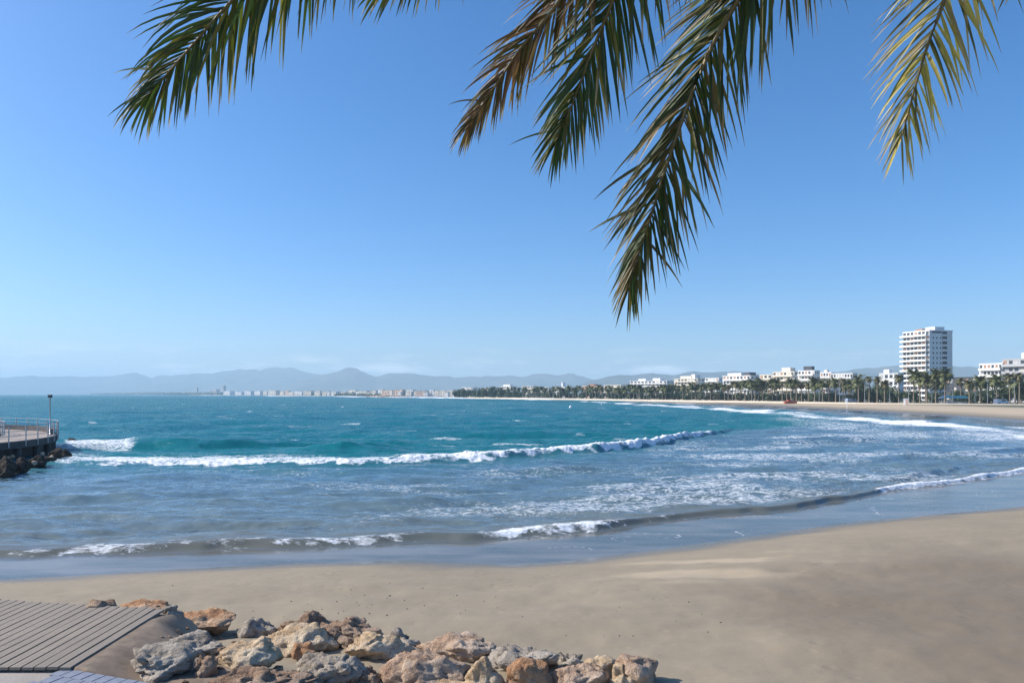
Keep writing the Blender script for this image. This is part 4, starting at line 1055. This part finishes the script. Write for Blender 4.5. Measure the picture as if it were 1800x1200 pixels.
# ------------------------------------------------------------------ the palm whose fronds hang into the picture
CROWN = Vector((1.7, 1.3, 9.0))
palm = empty('overhanging_palm', (CROWN.x, CROWN.y - 0.6, PZ)); tag(palm, 'large date palm whose drooping fronds hang into the top of the picture', 'palm tree')
po = Vector(palm.location)
bm = bmesh.new(); tube(bm, [(0, 0, 0), (0.05, 0.1, 1.5), (0.02, 0.3, 4.0), (0, 0.5, 6.4), (0, 0.6, 7.5)], [0.42, 0.33, 0.30, 0.33, 0.22], 16)
bmesh.ops.subdivide_edges(bm, edges=[e for e in bm.edges], cuts=4)
for v in bm.verts:
    ang_ = math.atan2(v.co.y, v.co.x); k = math.sin(v.co.z * 34 + 0) * math.cos(ang_ * 6)
    v.co += Vector((v.co.x, v.co.y - 0.3, 0)).normalized() * k * 0.025
bm_obj('trunk', bm, M['trunk'], palm, True)

def spline(pts, n):
    pts = [Vector(p) for p in pts]; P_ = [pts[0] * 2 - pts[1]] + pts + [pts[-1] * 2 - pts[-2]]
    out = []
    for i in range(1, len(P_) - 2):
        p0, p1, p2, p3 = P_[i-1:i+3]
        for k in range(n):
            t = k / n
            out.append(0.5 * ((2 * p1) + (p2 - p0) * t + (2*p0 - 5*p1 + 4*p2 - p3) * t*t + (3*p1 - p0 - 3*p2 + p3) * t**3))
    out.append(pts[-1]); 
    # resample evenly
    cum = [0]
    for a, b in zip(out[:-1], out[1:]): cum.append(cum[-1] + (b - a).length)
    tot = cum[-1]; arr = np.array([tuple(o) for o in out])
    def f(s): return Vector([float(np.interp(s, cum, arr[:, k])) for k in range(3)])
    return f, tot

LEAF = []   # (frond object, verts, faces, tint, tips, score)
def leaf_geo(p0, d, nrm, L, w, droop, rnd, segs=6, twist=0.0):
    vs, fs, tip = [], [], []
    pos = p0.copy(); dr = d.normalized()
    side = dr.cross(nrm).normalized()
    for k in range(segs + 1):
        t = k / segs
        wk = w * (0.45 + 0.55 * min(1, t * 5)) * (1 - t ** 2.2) ** 0.9 + 0.0012
        s2 = dr.cross(nrm)
        s2 = s2.normalized() if s2.length > 1e-4 else side
        n2 = s2.cross(dr).normalized()
        if twist: s2 = (s2 * math.cos(twist * t) + n2 * math.sin(twist * t)); n2 = s2.cross(dr).normalized()
        vs += [pos + s2 * wk * 0.5 + n2 * wk * 0.22, pos.copy(), pos - s2 * wk * 0.5 + n2 * wk * 0.22]
        tip += [t] * 3
        pos = pos + dr * (L / segs)
        dr = (dr + Vector((0, 0, -1)) * droop * (0.5 + t)).normalized()
    for k in range(segs):
        a = k * 3
        fs += [(a, a+1, a+4, a+3), (a+1, a+2, a+5, a+4)]
    return vs, fs, tip

def frond(pts, palette, seed, Lmax=0.52, dens=0.021, face_cam=True, tipf=0.12, drp=0.13, full=True, tw=0.0, lean=0.55, wleaf=0.026, lside=0.8):
    rnd = random.Random(seed)
    f, tot = spline(pts, 12)
    fo_bm = bmesh.new(); N = 40
    cpts = [f(tot * i / N) - po for i in range(N + 1)]
    tube(fo_bm, cpts, [0.030 * (1 - i / N) ** 0.8 + 0.0035 for i in range(N + 1)], 6)
    fr = bm_obj('frond', fo_bm, M['rachis'], palm, True)
    s = tot * 0.16; k = 0
    while s < tot:
        t = s / tot
        p = f(s); T = (f(min(tot, s + 0.04)) - f(max(0, s - 0.04))).normalized()
        if face_cam: nrm = (Vector((0, 0, CAMZ)) - p).normalized() + Vector((0.25 * tw, 0, 0.35))
        else: nrm = Vector((0, 0, 1))
        S_ = T.cross(nrm).normalized()
        up = S_.cross(T).normalized()
        for sgn in (-1, 1):
            if rnd.random() < 0.07: continue
            L = 1.28 * Lmax * (0.45 + 0.55 * math.sin(math.pi * min(1, 0.12 + t * 0.70)) ) * (1.0 if t < 0.86 else np.interp(t, [0.86, 1.0], [1.0, 0.62])) * rnd.uniform(0.82, 1.12)
            sp = 1.5 * lean * np.interp(t, [0, 0.5, 0.85, 1], [1.35, 1.15, 0.9, 0.35]) * rnd.uniform(0.75, 1.25) * (lside if sgn > 0 else 1.0)
            vup = rnd.choice((0.28, 0.05, -0.18)) + rnd.gauss(0, 0.13); sp = sp * rnd.choice((1, 1, 1, 0.6, 1.25))
            d = T * 1.0 + S_ * sgn * sp + up * vup
            if rnd.random() < 0.02: d = T * 0.6 + S_ * sgn * rnd.uniform(0.7, 1.2) + up * rnd.uniform(-0.3, 0.4)
            col = palette[min(len(palette) - 1, int(rnd.random() ** 1.3 * len(palette)))]
            j = rnd.uniform(0.8, 1.6); col = tuple(c * j for c in col)
            wv = 0.84 * wleaf * rnd.uniform(0.7, 1.2) * (1 if t < 0.9 else 0.75)
            nn = (nrm.normalized() + S_ * sgn * rnd.uniform(-0.1, 0.9) + up * 0).normalized()
            vs, fs, tp = leaf_geo(p, d, nn, L, wv, drp * rnd.uniform(0.5, 1.5), rnd, 6, rnd.uniform(-0.5, 0.5))
            dry = rnd.random() < tipf
            tl_ = rnd.uniform(0.55, 0.8) if dry else rnd.uniform(0.88, 0.97)
            tips = [float(np.clip((q_ - tl_) / 0.12, 0, 1)) for q_ in tp]
            # projected extent inside the photo
            sc_ = 0.0
            q0, q1 = vs[1], vs[-2]
            if q0.y > 0.5 and q1.y > 0.5:
                pr = [(900 + F * v.x / v.y, HZ - F * (v.z - CAMZ) / v.y) for v in (q0, (q0 + q1) / 2, q1)]
                ins = sum(1 for a, b in pr if 0 < a < 1800 and 0 < b < 1200)
                sc_ = math.hypot(pr[2][0] - pr[0][0], pr[2][1] - pr[0][1]) * ins / 3
            LEAF.append((fr, [v - po for v in vs], fs, col, tips, sc_))
        s += 0.9 * dens * rnd.uniform(0.6, 1.4) * (1.0 if t < 0.9 else 0.8); k += 1
    return fr

green = [(0.026, 0.062, 0.014), (0.038, 0.080, 0.018), (0.020, 0.052, 0.020), (0.085, 0.105, 0.020), (0.15, 0.135, 0.03)]
olive = [(0.030, 0.062, 0.015), (0.055, 0.082, 0.018), (0.12, 0.105, 0.024), (0.15, 0.10, 0.035), (0.030, 0.045, 0.02)]
brown = [(0.13, 0.070, 0.035), (0.16, 0.085, 0.05), (0.10, 0.075, 0.025), (0.20, 0.13, 0.075), (0.075, 0.07, 0.02)]
sunlit_yellow = [(0.52, 0.43, 0.12), (0.44, 0.37, 0.11), (0.20, 0.19, 0.06), (0.42, 0.33, 0.16), (0.08, 0.08, 0.03)]  # sunlit look of the right-hand fronds painted into the leaf colours
c0 = CROWN
frond([c0, at(1230,-1150,2.6), at(760,-330,3.5), at(560,-140,3.9), at(410,0,4.05), at(345,72,4.12), at(290,135,4.2), at(262,168,4.24)], green, 1, 0.50, 0.022, drp=0.16, tipf=0.10)
frond([c0, at(1450,-1150,2.6), at(1130,-260,3.6), at(984,0,4.1), at(930,66,4.2), at(896,113,4.3), at(853,178,4.4), at(822,225,4.45)], brown, 2, 0.34, 0.019, tipf=0.45, drp=0.12, lean=0.45, wleaf=0.021)
frond([c0, at(1500,-1150,2.6), at(1200,-300,3.5), at(1078,0,4.0), at(1043,85,4.1), at(1009,176,4.2), at(978,250,4.25)], green, 3, 0.46, 0.021, tipf=0.22, drp=0.10)
frond([c0, at(1640,-1100,2.6), at(1440,-250,3.6), at(1297,0,4.0), at(1235,117,4.15), at(1172,290,4.3), at(1148,368,4.38), at(1113,477,4.48), at(1106,505,4.5)], olive, 4, 0.47, 0.020, tipf=0.25, drp=0.085, lside=0.62)
frond([c0, at(1900,-1100,2.6), at(1745,-260,3.6), at(1660,0,4.0), at(1625,96,4.1), at(1596,200,4.2), at(1584,245,4.25)], sunlit_yellow, 5, 0.42, 0.027, tipf=0.4, drp=0.10, lean=0.62, wleaf=0.022)
frond([c0, at(2100,-1000,2.6), at(1960,-300,3.5), at(1860,-110,3.9), at(1800,-55,4.1)], sunlit_yellow, 6, 0.40, 0.03, tipf=0.4, drp=0.16, lean=0.62, wleaf=0.022)
frond([c0, at(1500,-1250,2.5), at(1330,-500,3.4), at(1270,-170,3.9), at(1240,-60,4.1)], green, 7, 0.42, 0.026, tipf=0.3, drp=0.20)
frond([c0, at(1700,-1250,2.5), at(1560,-500,3.4), at(1480,-180,3.9), at(1450,-100,4.05)], olive, 8, 0.38, 0.028, tipf=0.4, drp=0.22)
frond([c0, at(1400,-1200,2.5), at(1000,-380,3.4), at(780,-110,3.9), at(675,-22,4.1)], green, 9, 0.40, 0.03, tipf=0.4, drp=0.17)
# the rest of the crown, above and behind the viewer
for i in range(13):
    a = math.radians(150 + i * 240 / 12 + random.uniform(-6, 6)); e = random.uniform(0.1, 0.9)
    d = Vector((math.sin(a), math.cos(a), 0))
    frond([c0, c0 + d * 1.3 + Vector((0, 0, 0.4 + e)), c0 + d * 2.6 + Vector((0, 0, 0.3 + e * 0.9)), c0 + d * 3.8 + Vector((0, 0, -0.7 + e * 0.5))], green, 40 + i, 0.48, 0.05, False)

def set_leaf_attrs(me, cols, tips):
    a = me.attributes.new('tint', 'FLOAT_COLOR', 'POINT'); a.data.foreach_set('color', np.asarray(cols, np.float32).ravel())
    b = me.attributes.new('tip', 'FLOAT', 'POINT'); b.data.foreach_set('value', np.asarray(tips, np.float32))
order = sorted(range(len(LEAF)), key=lambda i: -LEAF[i][5])
single = set(i for i in order[:300] if LEAF[i][5] > 20)
rest = {}
for i, (fr, vs, fs, col, tips, s_) in enumerate(LEAF):
    if i in single:
        o = mesh_obj('leaflet', vs, fs, M['leaf'], fr, True)
        set_leaf_attrs(o.data, [(*col, 1)] * len(vs), tips)
    else:
        R_ = rest.setdefault(fr.name, [fr, [], [], [], []])
        off = len(R_[1]); R_[1].extend(vs); R_[2].extend([tuple(a + off for a in f) for f in fs]); R_[3].extend([(*col, 1)] * len(vs)); R_[4].extend(tips)
for fr, vs, fs, cols, tips in rest.values():
    o = mesh_obj('leaflets', vs, fs, M['leaf'], fr, True); o['kind'] = 'stuff'
    set_leaf_attrs(o.data, cols, tips)

# ------------------------------------------------------------------ haze
bm = bmesh.new(); box(bm, -15500, 15500, -300, 14500, -4, 420)
hz = bm_obj('haze', bm, None); hz['kind'] = 'stuff'; hz['label'] = 'thin blue sea haze over the bay'
m = bpy.data.materials.new('haze_air'); m.use_nodes = True; n = m.node_tree.nodes; l = m.node_tree.links
n.remove(n['Principled BSDF']); pv = n.new('ShaderNodeVolumePrincipled')
pv.inputs['Color'].default_value = (0.63, 0.85, 1.0, 1); pv.inputs['Density'].default_value = 1.45e-4; pv.inputs['Anisotropy'].default_value = 0.0
l.new(pv.outputs[0], n['Material Output'].inputs['Volume'])
hz.data.materials.append(m)
